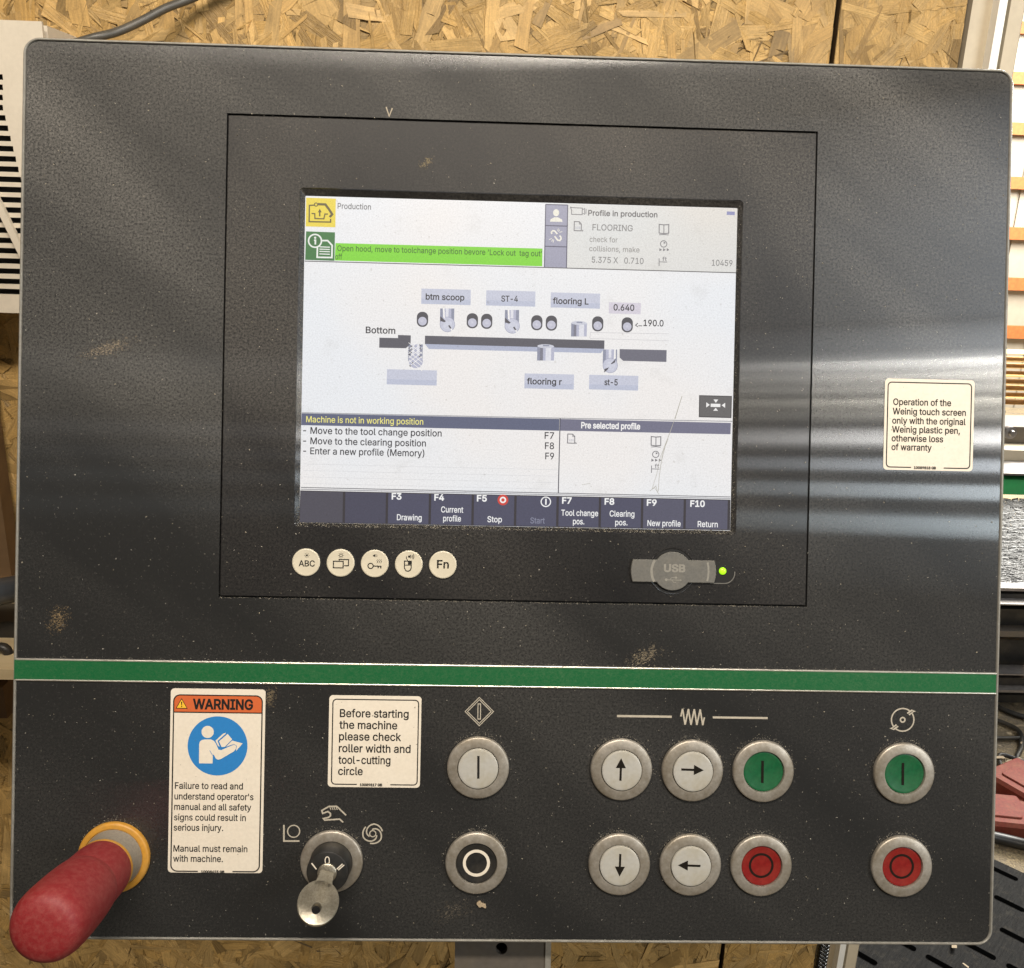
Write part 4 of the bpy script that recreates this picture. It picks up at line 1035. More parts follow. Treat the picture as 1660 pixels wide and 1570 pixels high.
def bow():
    mb = MB(); n = 56; cyb, rxb, ryb = 15.2 * mm, 9.3 * mm, 11.2 * mm
    out = [(rxb * math.cos(2 * math.pi * i / n), cyb + ryb * math.sin(2 * math.pi * i / n)) for i in range(n)]
    hc, hr, hry = 18.8 * mm, 2.0 * mm, 2.6 * mm
    hol = [(hr * math.cos(2 * math.pi * i / n), hc + hry * math.sin(2 * math.pi * i / n)) for i in range(n)]
    def rg(pts, dx, z): 
        return [(p[0] * dx, (p[1] - (cyb if pts is out else hc)) * dx + (cyb if pts is out else hc), z) for p in pts]
    loops = [rg(out, .94, T), rg(out, 1, T * .6), rg(out, 1, -T * .6), rg(out, .94, -T), rg(hol, 1.25, -T), rg(hol, 1, -T * .8), rg(hol, 1, T * .8), rg(hol, 1.12, T * 1.25), rg(hol, 1.35, T * 1.2), rg(hol, 1.5, T)]
    vs = [v for l in loops for v in l]; fs = []
    for k in range(len(loops)):
        k2 = (k + 1) % len(loops)
        for i in range(n): j = (i + 1) % n; fs.append([k * n + i, k2 * n + i, k2 * n + j, k * n + j])
    mb.add(vs, fs, M['key_metal']); o = mb.build('key_bow', key, weld=True); smooth_by_angle(o, 40); return o
bow()

# ------------------------------------------------------------------ emergency stop
c = P(186.0, 1389.0)
mb = MB(); ry = 57.0 * S
mb.lathe([(ry + .5 * mm, 0.03 * mm), (ry + .15 * mm, 0.04 * mm)], M['black'])
mb.lathe([(ry, 0), (ry, 1.6 * mm), (ry - .4 * mm, 2.3 * mm), (ry - 1.2 * mm, 2.6 * mm), (ry * .84, 2.6 * mm), (ry * .82, 2.2 * mm)], M['stop_yellow'])
es = mb.build('emergency_stop', panel, 'red emergency stop button on a long stem with a yellow collar', loc=(c.x, c.y, 0)); smooth_by_angle(es, 45)
mb = MB(); mb.lathe([(46.5 * S, 2.0 * mm), (45.0 * S, 3.4 * mm), (43.4 * S, 4.2 * mm), (43.2 * S, 12.6 * mm)], M['stop_grey']); o = mb.build('stop_gasket', es); smooth_by_angle(o, 45)
mb = MB(); mb.lathe([(43.0 * S, 12.4 * mm), (44.8 * S, 12.5 * mm), (44.8 * S, 14.2 * mm), (43.6 * S, 14.5 * mm)], M['stop_yellow']); o = mb.build('stop_sleeve', es); smooth_by_angle(o, 45)
mb = MB(); hd = 1 * mm
mb.lathe([(r_ * S, z_ * mm) for r_, z_ in ((44.4, 14), (45.2, 15.2), (46.6, 18), (47.8, 32.6), (47.6, 33.4), (48.2, 34.2), (49.6, 35.4), (50.8, 39), (52.2, 46), (53, 55), (53, 61.5), (52, 66), (49.6, 69.4), (45, 72), (37, 73.6), (22, 74.5), (5, 74.8))], M['red'], 72)
o = mb.build('stop_knob', es); smooth_by_angle(o, 60)

# mounting bracket under the panel
mb = MB()
l, r_ = PH(737.5, 1540, -14 * mm).x, PH(888, 1540, -14 * mm).x; yt_, yb_ = YB + 6 * mm, YB - 150 * mm
hc = tuple(PH(813, 1538, -14 * mm).xy); nh = 24; hr = 3.0 * mm; zf = -14 * mm
hole = [(hc[0] + hr * math.cos(2 * math.pi * i / nh), hc[1] + hr * math.sin(2 * math.pi * i / nh)) for i in range(nh)]
oc = [(r_, yt_), (l, yt_), (l, yb_), (r_, yb_)]; q = nh // 4
for k in range(4):
    st_i = k * q
    idx = [(st_i + j) % nh for j in range(q + 1)]
    mb.add([(oc[k][0], oc[k][1], zf), (oc[(k + 1) % 4][0], oc[(k + 1) % 4][1], zf)] + [(hole[i][0], hole[i][1], zf) for i in idx],
           [[0] + [2 + j for j in range(q, -1, -1)][0:0] + [1] + [2 + j for j in range(q, -1, -1)]], M['post'])
wall_loop(mb, hole, zf - 4 * mm, zf, M['post'])
mb.box((l, yb_, zf - 60 * mm), (l + 3 * mm, yt_, zf - .2 * mm), M['post']); mb.box((r_ - 1.2 * mm, yb_, zf - 60 * mm), (r_ + 1.6 * mm, yt_, zf + 0.8 * mm), M['alu'])
mb.poly([(l, yb_), (r_, yb_), (r_, yt_), (l, yt_)], zf - 20 * mm, M['black'])
mb.build('mounting_bracket', panel)

# ------------------------------------------------------------------ dirt: chips and sawdust
def blob(name, px, py, w, h, ang, m, label, cat='wood chip', group=None, th=0.7, lobes=9, holder=None):
    c = P(px, py); n = 22; pts = []
    ph = [random.uniform(0, 6.28) for _ in range(3)]
    for i in range(n):
        a = 2 * math.pi * i / n; k = 1 + 0.22 * math.sin(2 * a + ph[0]) + 0.18 * math.sin(3 * a + ph[1]) + 0.12 * math.sin(5 * a + ph[2]) + random.uniform(-.1, .1)
        x, y = w * k * math.cos(a) * S, h * k * math.sin(a) * S; ca, sa = math.cos(ang), math.sin(ang)
        pts.append((x * ca - y * sa, x * sa + y * ca))
    mb = MB(); mb.prism(pts, 0.05 * mm, th * mm, m, 0.12 * mm if min(w, h) > 3 else 0.05 * mm)
    o = mb.build(name, None, label, cat, group); o.matrix_world = ROOT @ Matrix.Translation((c.x, c.y, 0)); return o
blob('wood_chip', 780, 1466, 7.5, 4.2, -0.6, M['chip'], 'pale wood chip lying below the black ring button', th=1.2)
def vchip():
    mb = MB(); mb.stroke(pts_px([(626, 174), (631, 189), (636, 176)]), 1.7 * S, 0.3 * mm, M['shaving']); mb.stroke(pts_px([(626, 174), (631, 189), (636, 176)]), 2.2 * S, 0.15 * mm, M['shaving'])
    o = mb.build('wood_shaving', None, 'tiny forked wood shaving on the upper edge of the display opening', 'wood shaving'); o.matrix_world = ROOT
vchip()
def smear(px, py, w, h, ang, n, col, label):
    """a soft smear made of many tiny flecks pressed on the face"""
    c = P(px, py); vs, fs, cols = [], [], []; rs = random.Random(px)
    for i in range(int(n * 2.6)):
        u, v = rs.gauss(0, .42) * w * S, rs.gauss(0, .42) * h * S
        ca, sa = math.cos(ang), math.sin(ang); x, y = u * ca - v * sa, u * sa + v * ca
        L = rs.uniform(.15, .75) * mm * (2.2 if rs.random() < .10 else 1); q = L * rs.uniform(.25, .7); t_ = ang + rs.gauss(0, .6); k = rs.uniform(.25, 1.15) * math.exp(-1.2 * ((u / (w * S)) ** 2 + (v / (h * S)) ** 2)); o = len(vs)
        for a_, b_ in ((-.5, -.3), (.4, -.5), (.5, .3), (-.3, .5)): vs.append((x + a_ * L * math.cos(t_) - b_ * q * math.sin(t_), y + a_ * L * math.sin(t_) + b_ * q * math.cos(t_), .03 * mm + i * .0002 * mm))
        fs.append((o, o + 1, o + 2, o + 3)); cols.append((col[0] * k, col[1] * k, col[2] * k, 1))
    me = bpy.data.meshes.new('grime_patch'); me.from_pydata(vs, [], fs); me.materials.append(M['speck'])
    at = me.color_attributes.new('tint', 'FLOAT_COLOR', 'CORNER'); buf = []
    for c_ in cols: buf += list(c_) * 4
    at.data.foreach_set('color', buf)
    o = bpy.data.objects.new('grime_patch', me); COL.objects.link(o); o.matrix_world = ROOT @ Matrix.Translation((c.x, c.y, 0))
    tag(o, label, 'grime', kind='thing')
smear(1044, 1065, 34, 17, 0.45, 170, (.22, .18, .12), 'brown grime smear just above the green stripe')
smear(94, 1004, 20, 30, -0.35, 160, (.20, .14, .07), 'tan grime patch near the left edge of the panel')
smear(172, 566, 60, 14, 0.32, 210, (.22, .18, .13), 'long pale scuff on the upper face beside the display')
smear(437, 1130, 14, 24, -0.3, 110, (.17, .13, .075), 'brown glue residue at the corner of the tall warning sticker')
smear(735, 1478, 46, 20, 0.5, 130, (.09, .075, .055), 'faint brown scuff beside the wood chip under the black button')
smear(692, 264, 8, 20, -.9, 40, (.20, .16, .09), 'small pale scuff above the screen')

def sawdust():
    vs, fs, cols = [], [], []
    def speck(x, y, z, L, w, a, col):
        ca, sa = math.cos(a), math.sin(a); o = len(vs); h = random.uniform(.3, 1) * w * 0.8
        for u, v, k in ((-1, -.6, 0), (1, -1, random.random()), (.8, .9, random.random()), (-.9, .7, random.random())):
            vs.append((x + (u * L * ca - v * w * sa) / 2, y + (u * L * sa + v * w * ca) / 2, z + k * h))
        vs.append((x, y, z + h * 1.2))
        for k in range(4): fs.append((o + k, o + (k + 1) % 4, o + 4)); cols.append(col)
    def tint():
        t = random.random(); k = random.uniform(.45, 1.1)
        return (0.38 * k, (0.33 + .03 * t) * k, (0.24 + .08 * t) * k, 1)
    def dim(c_):
        k = random.uniform(.25, .85); return (c_[0] * k, c_[1] * k, c_[2] * k, 1)
    n = 0
    while n < 19000:                                    # scattered over the face
        x = random.uniform(X0, X1); y = random.uniform(YB, YT)
        if OX0 - .001 < x < OX1 + .001 and OY0 - .001 < y < OY1 + .001: continue
        d = mnoise.noise(Vector((x * 22, y * 22, 3))) * 0.5 + 0.5
        if random.random() > 0.25 + d * 0.9: continue
        b_ = random.random() ** 7
        L = (0.11 + 0.65 * b_) * mm
        k = 0.16 + 0.60 * b_
        col = tuple(v * k for v in tint()[:3]) + (1,)
        speck(x, y, 0.02 * mm, L, L * random.uniform(.35, .8), random.uniform(0, 6.28), col); n += 1
    for i in range(1500):                              # ledge under the screen
        t = random.random(); x = OX0 + 2 * S + (OX1 - OX0 - 4 * S) * random.random(); y = OY0 + 1.6 * S + 6.0 * S * t
        L = random.uniform(.2, .65) * mm; speck(x, y, -0.4 * mm - 2.0 * mm * t * .85, L, L * .6, random.uniform(-.9, .9), dim(tint()))
    for sx, xx in ((1, OX0 + 3 * S), (-1, OX1 - 3 * S)):
        for i in range(420):
            t = random.random(); y = OY0 + (OY1 - OY0) * random.random() ** 1.3; L = random.uniform(.15, .5) * mm
            speck(xx + sx * 5 * S * t, y, -0.7 * mm - 1.6 * mm * t, L, L * .5, random.uniform(0, 3), dim(tint()))
    for i in range(900):                               # lips of the display unit and the stripe
        x = random.uniform(IX0, IX1); L = random.uniform(.15, .5) * mm
        speck(x, IY0 - random.uniform(-.5, 1.6) * S, 0.03 * mm, L, L * .6, random.uniform(-.5, .5), dim(tint()))
    for i in range(260):
        x = random.uniform(X0, X1); L = random.uniform(.15, .5) * mm
        speck(x, SY1 + random.uniform(0, 4) ** 1.0 * S, 0.03 * mm, L, L * .6, random.uniform(-.5, .5), tint())
    for (px, py, rr) in ((775, 1243.6, 50.4), (772, 1397.8, 50.4), (1006.8, 1246.6, 50.4), (1003.4, 1400, 50.4), (1121.6, 1248.4, 50.4), (1118.4, 1400.8, 50.4), (1236.2, 1249.6, 50.4), (1232.8, 1401.8, 50.4), (1463.8, 1253, 50.4), (1460, 1403.2, 50.4), (538, 1395.6, 50.4), (186, 1389, 55.5)):
        c = P(px, py)
        for i in range(120):
            a = random.gauss(math.pi / 2, .75); q = (rr + 1 + abs(random.gauss(0, 3.5))) * S; L = random.uniform(.15, .55) * mm
            speck(c.x + q * math.cos(a), c.y + q * math.sin(a), 0.05 * mm, L, L * .6, random.uniform(0, 6), dim(tint()))
    for i in range(650):                               # specks on the screen film
        x = random.uniform(LX0, LX1); y = random.uniform(LY0, LY1); L = random.uniform(.10, .28) * mm
        speck(x, y, ZI + .36 * mm, L, L * .6, random.uniform(0, 6), (.10, .09, .08, 1))
    me = bpy.data.meshes.new('sawdust'); me.from_pydata(vs, [], fs); me.materials.append(M['speck'])
    ca = me.color_attributes.new('tint', 'FLOAT_COLOR', 'CORNER'); buf = []
    for c_ in cols: buf += list(c_) * 3
    ca.data.foreach_set('color', buf)
    o = bpy.data.objects.new('sawdust', me); COL.objects.link(o); o.matrix_world = ROOT
    tag(o, 'fine pale sawdust scattered over the control panel', 'sawdust', kind='stuff')
sawdust()

# ================================================================== BEHIND THE PANEL
YW = 0.46
def osb_board(name, x0, x1, z0, z1, seed, label, n):
    rnd = random.Random(seed)
    vs, fs, cols, uvs = [], [], [], []
    def face(pts, uv, col):
        o = len(vs); vs.extend(pts); fs.append(tuple(range(o, o + len(pts)))); cols.append(col); uvs.append(uv)
    base = (0.36, 0.235, 0.09, 1)
    y = YW
    face([(x0, y, z0), (x1, y, z0), (x1, y, z1), (x0, y, z1)], [(0, 0), (1, 0), (1, 1), (0, 1)], base)
    dk = (0.10, 0.06, 0.025, 1)
    for a, b_ in (((x0, z0), (x0, z1)), ((x1, z1), (x1, z0)), ((x0, z1), (x1, z1)), ((x1, z0), (x0, z0))):
        face([(a[0], y, a[1]), (b_[0], y, b_[1]), (b_[0], y + .012, b_[1]), (a[0], y + .012, a[1])], [(0, 0)] * 4, dk)
    for k in range(n):
        L = rnd.uniform(.028, .095); w = rnd.uniform(.004, .019) * (1.3 if rnd.random() < .2 else 1)
        q_ = rnd.random()
        if q_ < .42: L = rnd.uniform(.015, .05); w = rnd.uniform(.0025, .011)
        a = rnd.choice((rnd.gauss(.5, .5), rnd.gauss(-.9, .5), rnd.gauss(1.5, .3))); cx = rnd.uniform(x0, x1); cz = rnd.uniform(z0, z1)
        ca, sa = math.cos(a), math.sin(a)
        t = rnd.random(); br = rnd.uniform(.78, 1.08)
        if rnd.random() < .10: br *= .62
        if rnd.random() < .10: br *= 1.16
        if q_ < .10: L = rnd.uniform(.012, .045); w = rnd.uniform(.0006, .0018); br = rnd.uniform(.18, .5)
        col = ((.62 - .07 * t) * br, (.405 - .07 * t) * br, (.155 - .05 * t) * br, 1)
        dep = YW - (0.0003 + 0.0022 * (k / n)) ; tl = rnd.uniform(-.0009, .0009); tw = rnd.uniform(-.0006, .0006)
        m_ = 5; top, bot = [], []; taper = rnd.choice((1, 1, 1, .8, .6))
        for i in range(m_ + 1):
            u = i / m_ - .5; ww = w * (1 + rnd.uniform(-.12, .12)) * (1 - (1 - taper) * (u + .5))
            top.append((u * L + rnd.uniform(-.006, .006), ww / 2)); bot.append((u * L + rnd.uniform(-.006, .006), -ww / 2))
        for i in range(m_):
            qd = [bot[i], bot[i + 1], top[i + 1], top[i]]; pts = []; ok = True
            for u, v in qd:
                X = min(max(cx + u * ca - v * sa, x0), x1); Z = min(max(cz + u * sa + v * ca, z0), z1)
                pts.append((X, dep + tl * u / L * 2 + tw * v / w * 2, Z))
            face(pts, [(u + k * .37, v + k * .11) for u, v in qd], col)
    me = bpy.data.meshes.new(name); me.from_pydata(vs, [], fs); me.materials.append(M['strand'])
    at = me.color_attributes.new('tint', 'FLOAT_COLOR', 'CORNER'); buf = []; ub = []
    for f_, c_, u_ in zip(fs, cols, uvs):
        for i in range(len(f_)): buf += list(c_); ub += list(u_[i])
    at.data.foreach_set('color', buf)
    uvl = me.uv_layers.new(name='UVMap'); uvl.data.foreach_set('uv', ub)
    me.validate(); me.update()
    o = bpy.data.objects.new(name, me); COL.objects.link(o); tag(o, label, 'board', 'strand boards of the wall'); return o
xs_t = at_y(1354, 50, YW).x; xs_b = at_y(1169, 1550, YW).x; xsm = (xs_t + xs_b) / 2
xe = (at_y(1561, 50, YW).x + at_y(1329, 1550, YW).x) / 2
zlo = at_y(800, 1570, YW).z - 0.25; zhi = at_y(1500, 0, YW).z + 0.25
print('wall', xs_t, xs_b, xe, zlo, zhi, 'cam', CP, 'x0', at_y(0, 0, YW).x)
osb_board('osb_board', -1.0, xsm - 0.0025, zlo, zhi, 3, 'wide strand board wall behind the panel with a dark seam on its right', 21000)
osb_board('osb_board', xsm + 0.0025, xe - 0.004, zlo, zhi, 11, 'narrow strand board strip between the dark seam and the door frame', 3600)
mb = MB(); mb.box((-4.0, YW + 0.013, 0), (xe + 0.03, YW + 0.09, 5.0), M['black']); tag(mb.build('wall'), 'dark wall core behind the strand boards', 'wall', kind='structure')

# door frame: stepped jamb
def bx(y, a, b_=None): return at_y(a, 50, y).x
fr_e = empty('door_frame', 'beige and white stepped door frame right of the strand boards', 'door frame', loc=(xe + 0.03, YW, 0))
def jbox(name, x0, x1, yf, yb2, m):
    mb = MB(); mb.box((x0 - xe - 0.03, yf - YW, 0), (x1 - xe - 0.03, yb2 - YW, 2.6), m); return mb.build(name, fr_e)
def wx(px, y, py=60): return at_y(px, py, y).x
A = [wx(v, YW - .004) for v in (1568, 1603, 1616, 1622, 1645)]
jbox('casing', wx(1568, YW - .004), wx(1611, YW - .004), YW - .004, YW + .06, M['jamb'])
jbox('door_stop', wx(1611, YW - .016), wx(1624, YW - .016), YW - .016, YW + .055, M['jamb_white'])
jbox('jamb_groove', wx(1625, YW), wx(1629, YW), YW + .004, YW + .05, M['black'])
jbox('jamb', wx(1629.5, YW - .004), wx(1652, YW - .004), YW - .004, YW + .10, M['jamb'])
# splayed return that catches the daylight
mb = MB(); xa = wx(1652, YW - .004) - xe - .03; mb.prism([(xa + .0005, -.004), (xa + .012, .030), (xa + .012, .10), (xa + .0005, .10)], 0, 2.6, M['jamb_white']); mb.build('jamb_return', fr_e)

# vented cabinet
yc = at_y(67, 35, 0.385).y
def cx_(px, py): return at_y(px, py, yc)
tl = cx_(67, 35); bl = cx_(30, 508)
cab = empty('vented_cabinet', 'cream sheet metal cabinet with rows of louvre slots behind the panel corner', 'cabinet', loc=(tl.x, yc, bl.z))
XR = 0.0; XL = -0.36; ZT = tl.z - bl.z
mb = MB(); dpt = YW - yc - .004
mb.box((XL, .012, 0), (XR - .0012, dpt, ZT - .0012), M['cabinet']); mb.build('cabinet_body', cab)
mb = MB(); rows = []
for k in range(22):
    rows.append(121 + 16.55 * k)
def slot_end(py):
    # right ends of the slots follow a slanting line down to the corner of the sheet
    return min(2 + max(0, (py - 170)) * .255 + 2, 46) if py < 290 else 60
prev = ZT; cm = M['cabinet']; x_in = XL + .03
for py in rows:
    zt_ = cx_(10, py).z - bl.z; zb2 = cx_(10, py + 9.0).z - bl.z
    xr = cx_(slot_end(py), py).x - tl.x
    xr = min(xr, -.012)
    mb.box((XL, 0, zt_), (XR, .003, prev), cm)
    mb.box((xr, 0, zb2), (XR, .003, zt_), cm); mb.box((XL, 0, zb2), (x_in, .003, zt_), cm); prev = zb2
mb.box((XL, 0, 0), (XR, .003, prev), cm)
mb.build('louvre_panel', cab)
mb = MB(); mb.box((XL + .01, .006, .01), (XR - .01, .0115, ZT - .01), M['black']); mb.build('cabinet_inside', cab)
mb = MB(); p1 = cx_(-20, 300); p2 = cx_(38, 420)
mb.prism([(p1.x - tl.x, p1.z - bl.z), (p1.x - tl.x + .006, p1.z - bl.z), (p2.x - tl.x + .006, p2.z - bl.z), (p2.x - tl.x, p2.z - bl.z)], .0005, .005, cm)
for i, v in enumerate(mb.v): mb.v[i] = (v[0], -v[2] , v[1])
mb.build('brace', cab)

# cable from the cabinet up the wall
mb = MB(); pts = []
for px, py, yy in ((95, 78, .40), (150, 62, .40), (190, 52, .41), (230, 34, .42), (268, 14, .43), (310, -2, .44), (360, -24, .445), (420, -50, .45)):
    pts.append(at_y(px, py, yy))
def smooth(pts, k=6):
    out = []
    for i in range(len(pts) - 1):
        p0 = pts[max(i - 1, 0)]; p1 = pts[i]; p2 = pts[i + 1]; p3 = pts[min(i + 2, len(pts) - 1)]
        for j in range(k):
            t = j / k; out.append(0.5 * ((2 * p1) + (p2 - p0) * t + (2 * p0 - 5 * p1 + 4 * p2 - p3) * t * t + (3 * p1 - p0 - 3 * p2 + p3) * t ** 3))
    out.append(pts[-1]); return out
mb.tube(smooth(pts), 0.0034, M['cable']); mb.build('power_cable', None, 'dark grey cable rising along the strand board behind the panel', 'cable')
# coil cord hanging below the panel
mb = MB(); pts = []; p0 = at_y(1339, 1515, .30); p1 = at_y(1325, 1600, .30)
for i in range(15 * 14):
    t = i / (15 * 14 - 1); a = i / 14 * 2 * math.pi; p = p0.lerp(p1, t) ; pts.append(p + Vector((math.cos(a) * .0042, math.sin(a) * .0042, 0)))
mb.tube(pts, 0.0016, mat('black_cord', (.008, .008, .008, 1), .25), 8); mb.build('coiled_cord', None, 'black coiled cord hanging under the panel beside the door frame', 'cord')

# shelf and clutter left of the panel
def px_box(name, x0, y0, x1, y1, yy, dep, m, label, cat):
    a = at_y(x0, y0, yy); c = at_y(x1, y1, yy)
    mb = MB(); mb.box((-abs(c.x - a.x) / 2, 0, 0), (abs(c.x - a.x) / 2, dep, abs(a.z - c.z)), m)
    return mb.build(name, None, label, cat, loc=((a.x + c.x) / 2, yy, min(a.z, c.z)))
px_box('shelf', -160, 1083, 60, 1103, .30, .15, M['shelf'], 'dusty wooden shelf edge left of the green stripe', 'shelf')
px_box('plywood_sheet', -200, 513, 40, 1090, .43, .02, mat_wood('brown_plywood', (.10, .058, .026, 1), (.17, .10, .045, 1), 3, 22), 'brown plywood sheet standing between the cabinet and the shelf', 'plywood')
px_box('steel_bar', -160, 1005, 60, 1036, .36, .05, M['machine'], 'black steel bar lying above the shelf left of the panel', 'bar')
px_box('wood_offcut', -120, 968, 44, 1000, .40, .05, M['shelf'], 'pale wood offcut lying on the black bar', 'offcut')
mb = MB(); a = at_y(-60, 985, .34); c = at_y(40, 952, .34)
mb.tube([a, a.lerp(c, .5) + Vector((0, 0, .004)), c], .012, M['bluegrey'], 20); mb.build('steel_pipe', None, 'blue grey steel pipe leaning behind the left edge', 'pipe')
mb = MB(); q = [at_y(x, y, .33) for x, y in ((-60, 1040), (-20, 1052), (4, 1050), (14, 1062), (4, 1078), (24, 1074), (40, 1060), (60, 1070))]
mb.tube(smooth(q), .0045, M['machine']); mb.build('black_cable', None, 'black cable looped on the shelf at the left edge', 'cable')
px_box('wood_block', -90, 1112, 12, 1165, .37, .06, M['shelf'] if False else mat_wood('brown_block', (.10, .055, .025, 1), (.17, .10, .05, 1), 8, 30), 'brown wooden block under the shelf at the left', 'block')

# ================================================================== THE HALL SEEN PAST THE DOOR FRAME
mb = MB(); mb.poly([(-4, -3), (9, -3), (9, 9), (-4, 9)], 0, M['floor']); mb.build('floor', kind='structure')
# rubber mat
ma, mb_, mc = at_z(1640, 1410, .012), at_z(1400, 1560, .012), at_z(1660, 1560, .012)
mat_e_loc = (at_z(1600, 1500, 0).x, at_z(1600, 1500, 0).y, 0)
s1 = at_z(1612, 1452, .014); s2 = at_z(1657, 1474, .014); dirv = (s2 - s1); ang = math.atan2(dirv.y, dirv.x); dl = dirv.length
mb = MB(); ca, sa = math.cos(ang), math.sin(ang)
edge_far = (at_z(1655, 1412, .012) - Vector((mat_e_loc[0], mat_e_loc[1], 0)))
lf = -sa * edge_far.x + ca * edge_far.y
mb.prism(rrect(-0.75, -1.2, 1.4, lf, .04), 0, .012, M['mat'], .003)
o = mb.build('rubber_mat', None, 'black ribbed rubber floor mat with long slots', 'mat', loc=mat_e_loc); o.rotation_euler = (0, 0, ang)
p_s = s1 - Vector(mat_e_loc); v0 = -sa * p_s.x + ca * p_s.y; u0 = ca * p_s.x + sa * p_s.y
p_b = at_z(1612, 1500, .014) - Vector(mat_e_loc); pitch = abs((-sa * p_b.x + ca * p_b.y) - v0)
pitch = max(pitch, .03); sm = MB()
for i in range(-3, 14):
    for j in range(-5, 9):
        u = u0 + j * dl * 1.45 + (i % 2) * dl * .72; v = v0 - i * pitch
        if -.7 < u < 1.3 and -1.15 < v < lf - .02: sm.poly(rrect(u, v - .0065, u + dl * 1.1, v + .0065, .006, 4), .0132, M['slot'])
sl_o = sm.build('slot', None); sl_o.parent = o
sl_o['label'] = 'rows of narrow dark slots through the mat'; sl_o['kind'] = 'stuff'
# wood chips on mat and floor
rnd = random.Random(5); cv, cf = [], []
for i in range(2600):
    X = rnd.uniform(.55, 2.2); Yp = rnd.uniform(.5, 3.6)
    if Yp > mat_e_loc[1] + lf * .9 or rnd.random() < .22:
        L = rnd.uniform(.004, .016); a = rnd.uniform(0, 6.28); o_ = len(cv); z = .015 + rnd.uniform(0, .004)
        for u, v in ((-1, -.4), (1, -.3), (.8, .4), (-.9, .3)): cv.append((X + L * (u * math.cos(a) - v * math.sin(a)), Yp + L * (u * math.sin(a) + v * math.cos(a)), z + rnd.uniform(0, .004)))
        cf.append((o_, o_ + 1, o_ + 2, o_ + 3))
me = bpy.data.meshes.new('wood_litter'); me.from_pydata(cv, [], cf); me.materials.append(M['chip'])
o = bpy.data.objects.new('wood_litter', me); COL.objects.link(o); tag(o, 'pale wood chips littering the floor and mat', 'wood chips', kind='stuff')

# red plastic blocks on the floor
def block(px, py, w, d, h, rot, label):
    p = at_z(px, py, 0.0); mb = MB(); 
    mb.prism(rrect(-w / 2, -d / 2, w / 2, d / 2, .012, 4), 0, h, M['redblock'], .008)
    mb.prism(rrect(-w * .3, -d * .3, w * .3, d * .3, .01, 4), h + .0005, h + .004, M['redblock'], .002)
    o = mb.build('plastic_block', None, label, 'block', 'red plastic blocks', loc=(p.x, p.y, 0)); o.rotation_euler = (0, 0, rot); return o
block(1660, 1296, .15, .16, .06, .5, 'faded red plastic block, the upper one, by the loose cables')
block(1616, 1338, .13, .13, .05, -.15, 'faded red plastic block, the lower one, half behind the panel')
block(1672, 1348, .10, .16, .045, .65, 'faded red plastic block at the edge of the picture behind the others')
px_p = [at_z(1590, 1352, .02), at_z(1670, 1372, .02)]
mb = MB(); d = px_p[1] - px_p[0]; mb.tube([px_p[0] - d, px_p[1] + d], .014, M['machine'], 8); mb.build('floor_bar', None, 'dark bar lying on the floor between red blocks and mat', 'bar')
# loose cables
def fcable(name, pl, r, label):
    mb = MB(); mb.tube(smooth([at_z(x, y, .012) for x, y in pl]), r, M['machine']); mb.build(name, None, label, 'cable', 'loose black cables on the floor')
fcable('floor_cable', [(1560, 1120), (1600, 1138), (1640, 1156), (1690, 1172)], .008, 'straight black floor cable nearest the machine')
fcable('floor_cable', [(1560, 1150), (1610, 1166), (1650, 1184), (1656, 1210), (1650, 1236), (1700, 1260)], .007, 'black floor cable bending in a loop')
fcable('floor_cable', [(1560, 1196), (1620, 1197), (1700, 1196)], .006, 'thin black floor cable lying level')
fcable('floor_cable', [(1624, 1246), (1619, 1228), (1626, 1224), (1645, 1230), (1690, 1246)], .006, 'short black floor cable with a pale plug by the red blocks')

# the woodworking machine
def facebox(parent, name, x0, y0, x1, y1, Y, dep, m, oz):
    a = at_y(x0, y0, Y); c = at_y(x1, y1, Y); mb = MB()
    mb.box((a.x - oz.x, Y - oz.y, c.z - oz.z), (c.x - oz.x, Y - oz.y + dep, a.z - oz.z), m); return mb.build(name, parent)
oz = at_y(1650, 1110, 2.0); oz.z = 0
mach = empty('planing_machine', 'long black and green woodworking machine standing past the door frame', 'machine', loc=oz)
for nm, x0, y0, x1, y1, Y, dep, m in (('bed', 1560, 952, 1800, 962, 2.0, .5, 'steel'), ('side_panel', 1560, 962, 1800, 976, 2.0, .5, 'machine'), ('rail', 1560, 978, 1800, 985, 1.96, .05, 'steel'), ('side_panel', 1560, 986, 1800, 1022, 2.02, .4, 'machine'),
                                      ('rail', 1560, 1022, 1800, 1036, 1.98, .05, 'post'), ('base', 1560, 1036, 1656, 1094, 2.06, .4, 'machine'), ('rail', 1560, 1092, 1800, 1098, 1.98, .06, 'steel'), ('base', 1560, 1098, 1800, 1118, 2.0, .45, 'machine'), ('rail', 1560, 1118, 1800, 1126, 1.97, .05, 'steel'), ('base', 1560, 1126, 1800, 1142, 2.0, .45, 'machine'),
                                      ('guard', 1560, 776, 1800, 806, 2.55, .3, 'machine_green'), ('guard_lip', 1560, 766, 1800, 775, 2.53, .3, 'steel'), ('table', 1560, 728, 1800, 764, 2.7, .2, 'jamb'), ('feeder', 1560, 690, 1800, 726, 2.8, .2, 'post'), ('feeder', 1560, 664, 1626, 690, 2.85, .2, 'steel')):
    facebox(mach, nm, x0, y0, x1, y1, Y, dep, M[m], oz)
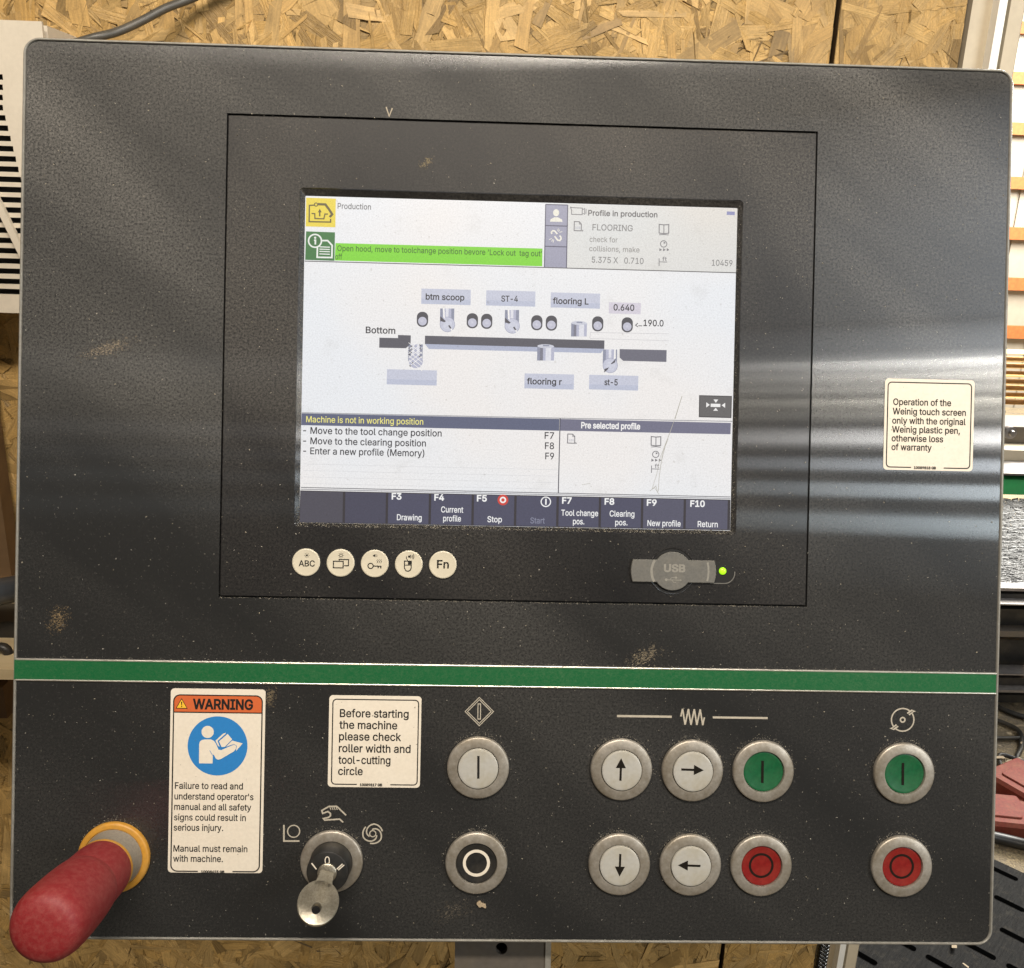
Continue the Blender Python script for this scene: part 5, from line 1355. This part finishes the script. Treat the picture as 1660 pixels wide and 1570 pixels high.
# ribbed conveyor belt between bed and guard
mb = MB(); pa = at_y(1610, 950, 2.02); pb = at_y(1610, 808, 2.5); nn = 46
t = NT('black_mesh_belt'); v = t.coord((16, 60, 60)); n1 = t.noise(v, 1.0, 4, 0.7, .4, .62, 0, 1)
t.link(t.mix(n1, (.008, .008, .008, 1), (.06, .056, .05, 1)), t.b.inputs['Base Color']); t.b.inputs['Roughness'].default_value = .45; t.bump(n1, 1.0, .006)
rs = random.Random(2)
for k in range(nn):                       # overlapping links of the belt
    a = pa.lerp(pb, k / nn); c = pa.lerp(pb, (k + 1) / nn); y0_, y1_ = a.y - oz.y, c.y - oz.y; x = -.3 + rs.uniform(-.03, 0)
    while x < .8:
        w_ = rs.uniform(.025, .045); mb.add([(x, y0_, a.z - .004), (x + w_, y0_, a.z - .004), (x + w_ * 1.1, y1_, c.z - .004 + rs.uniform(.002, .008)), (x + .006, y1_, c.z - .004 + rs.uniform(.002, .008))], [[0, 1, 2, 3]], t.m); x += w_
mb.box((-.3, pa.y - oz.y, pa.z - .06), (.8, pb.y - oz.y, pa.z - .02), M['machine'])
mb.build('conveyor', mach)
mb = MB(); cgn = at_y(1634, 700, 2.74); mb.lathe([(.022, 0), (.022, .02), (.012, .022), (.009, .035), (.002, .036)], M['steel'], 24)
for i, v in enumerate(mb.v): mb.v[i] = (v[0], -v[2], v[1])
mb.build('knob', mach, loc=cgn - oz)
# lumber stack
lum0 = None; lum_y = 4.6
ys = [570, 582, 595, 606, 619, 631, 642, 653, 664]
for i in range(8):
    a = at_y(1560, ys[i] + 1.2, lum_y + (i % 3) * .012); c = at_y(1900, ys[i + 1], lum_y)
    mb = MB(); mb.box((0, 0, 0), (abs(c.x - a.x), .16, abs(a.z - c.z) ), M['lumber'])
    names = ['top', 'second', 'third', 'fourth', 'fifth', 'sixth', 'seventh', 'lowest']
    mb.build('lumber_board', None, 'yellow pine board, %s in the stack behind the machine' % names[i], 'board', 'stacked pine boards', loc=(a.x, lum_y + (i % 3) * .012, c.z))
# far wall of pale siding with orange battens
yf = 6.5; a = at_y(1560, 40, yf); c = at_y(1560, 640, yf)
oz2 = Vector((a.x, yf, 0)); sd = empty('siding_wall', 'pale sheet siding wall with level orange battens at the far end', 'wall', loc=oz2)
mb = MB()
for k in range(14): x = -1.2 + k * .26; mb.box((x, .0, -.2), (x + .235, .03, a.z + .5), M['siding']); mb.box((x + .235, .012, -.2), (x + .26, .03, a.z + .5), M['siding'])
mb.build('sheet_siding', sd)
for py in (-38, 45, 127, 209, 297, 379, 461, 539):
    z1_ = at_y(1650, py - 10, yf - .04).z; z0_ = at_y(1650, py + 10, yf - .04).z
    mb = MB(); mb.box((-1.2, -.05, z0_), (2.4, -.001, z1_), M['batten']); mb.build('batten', sd)
bpy.data.objects.remove(_to);
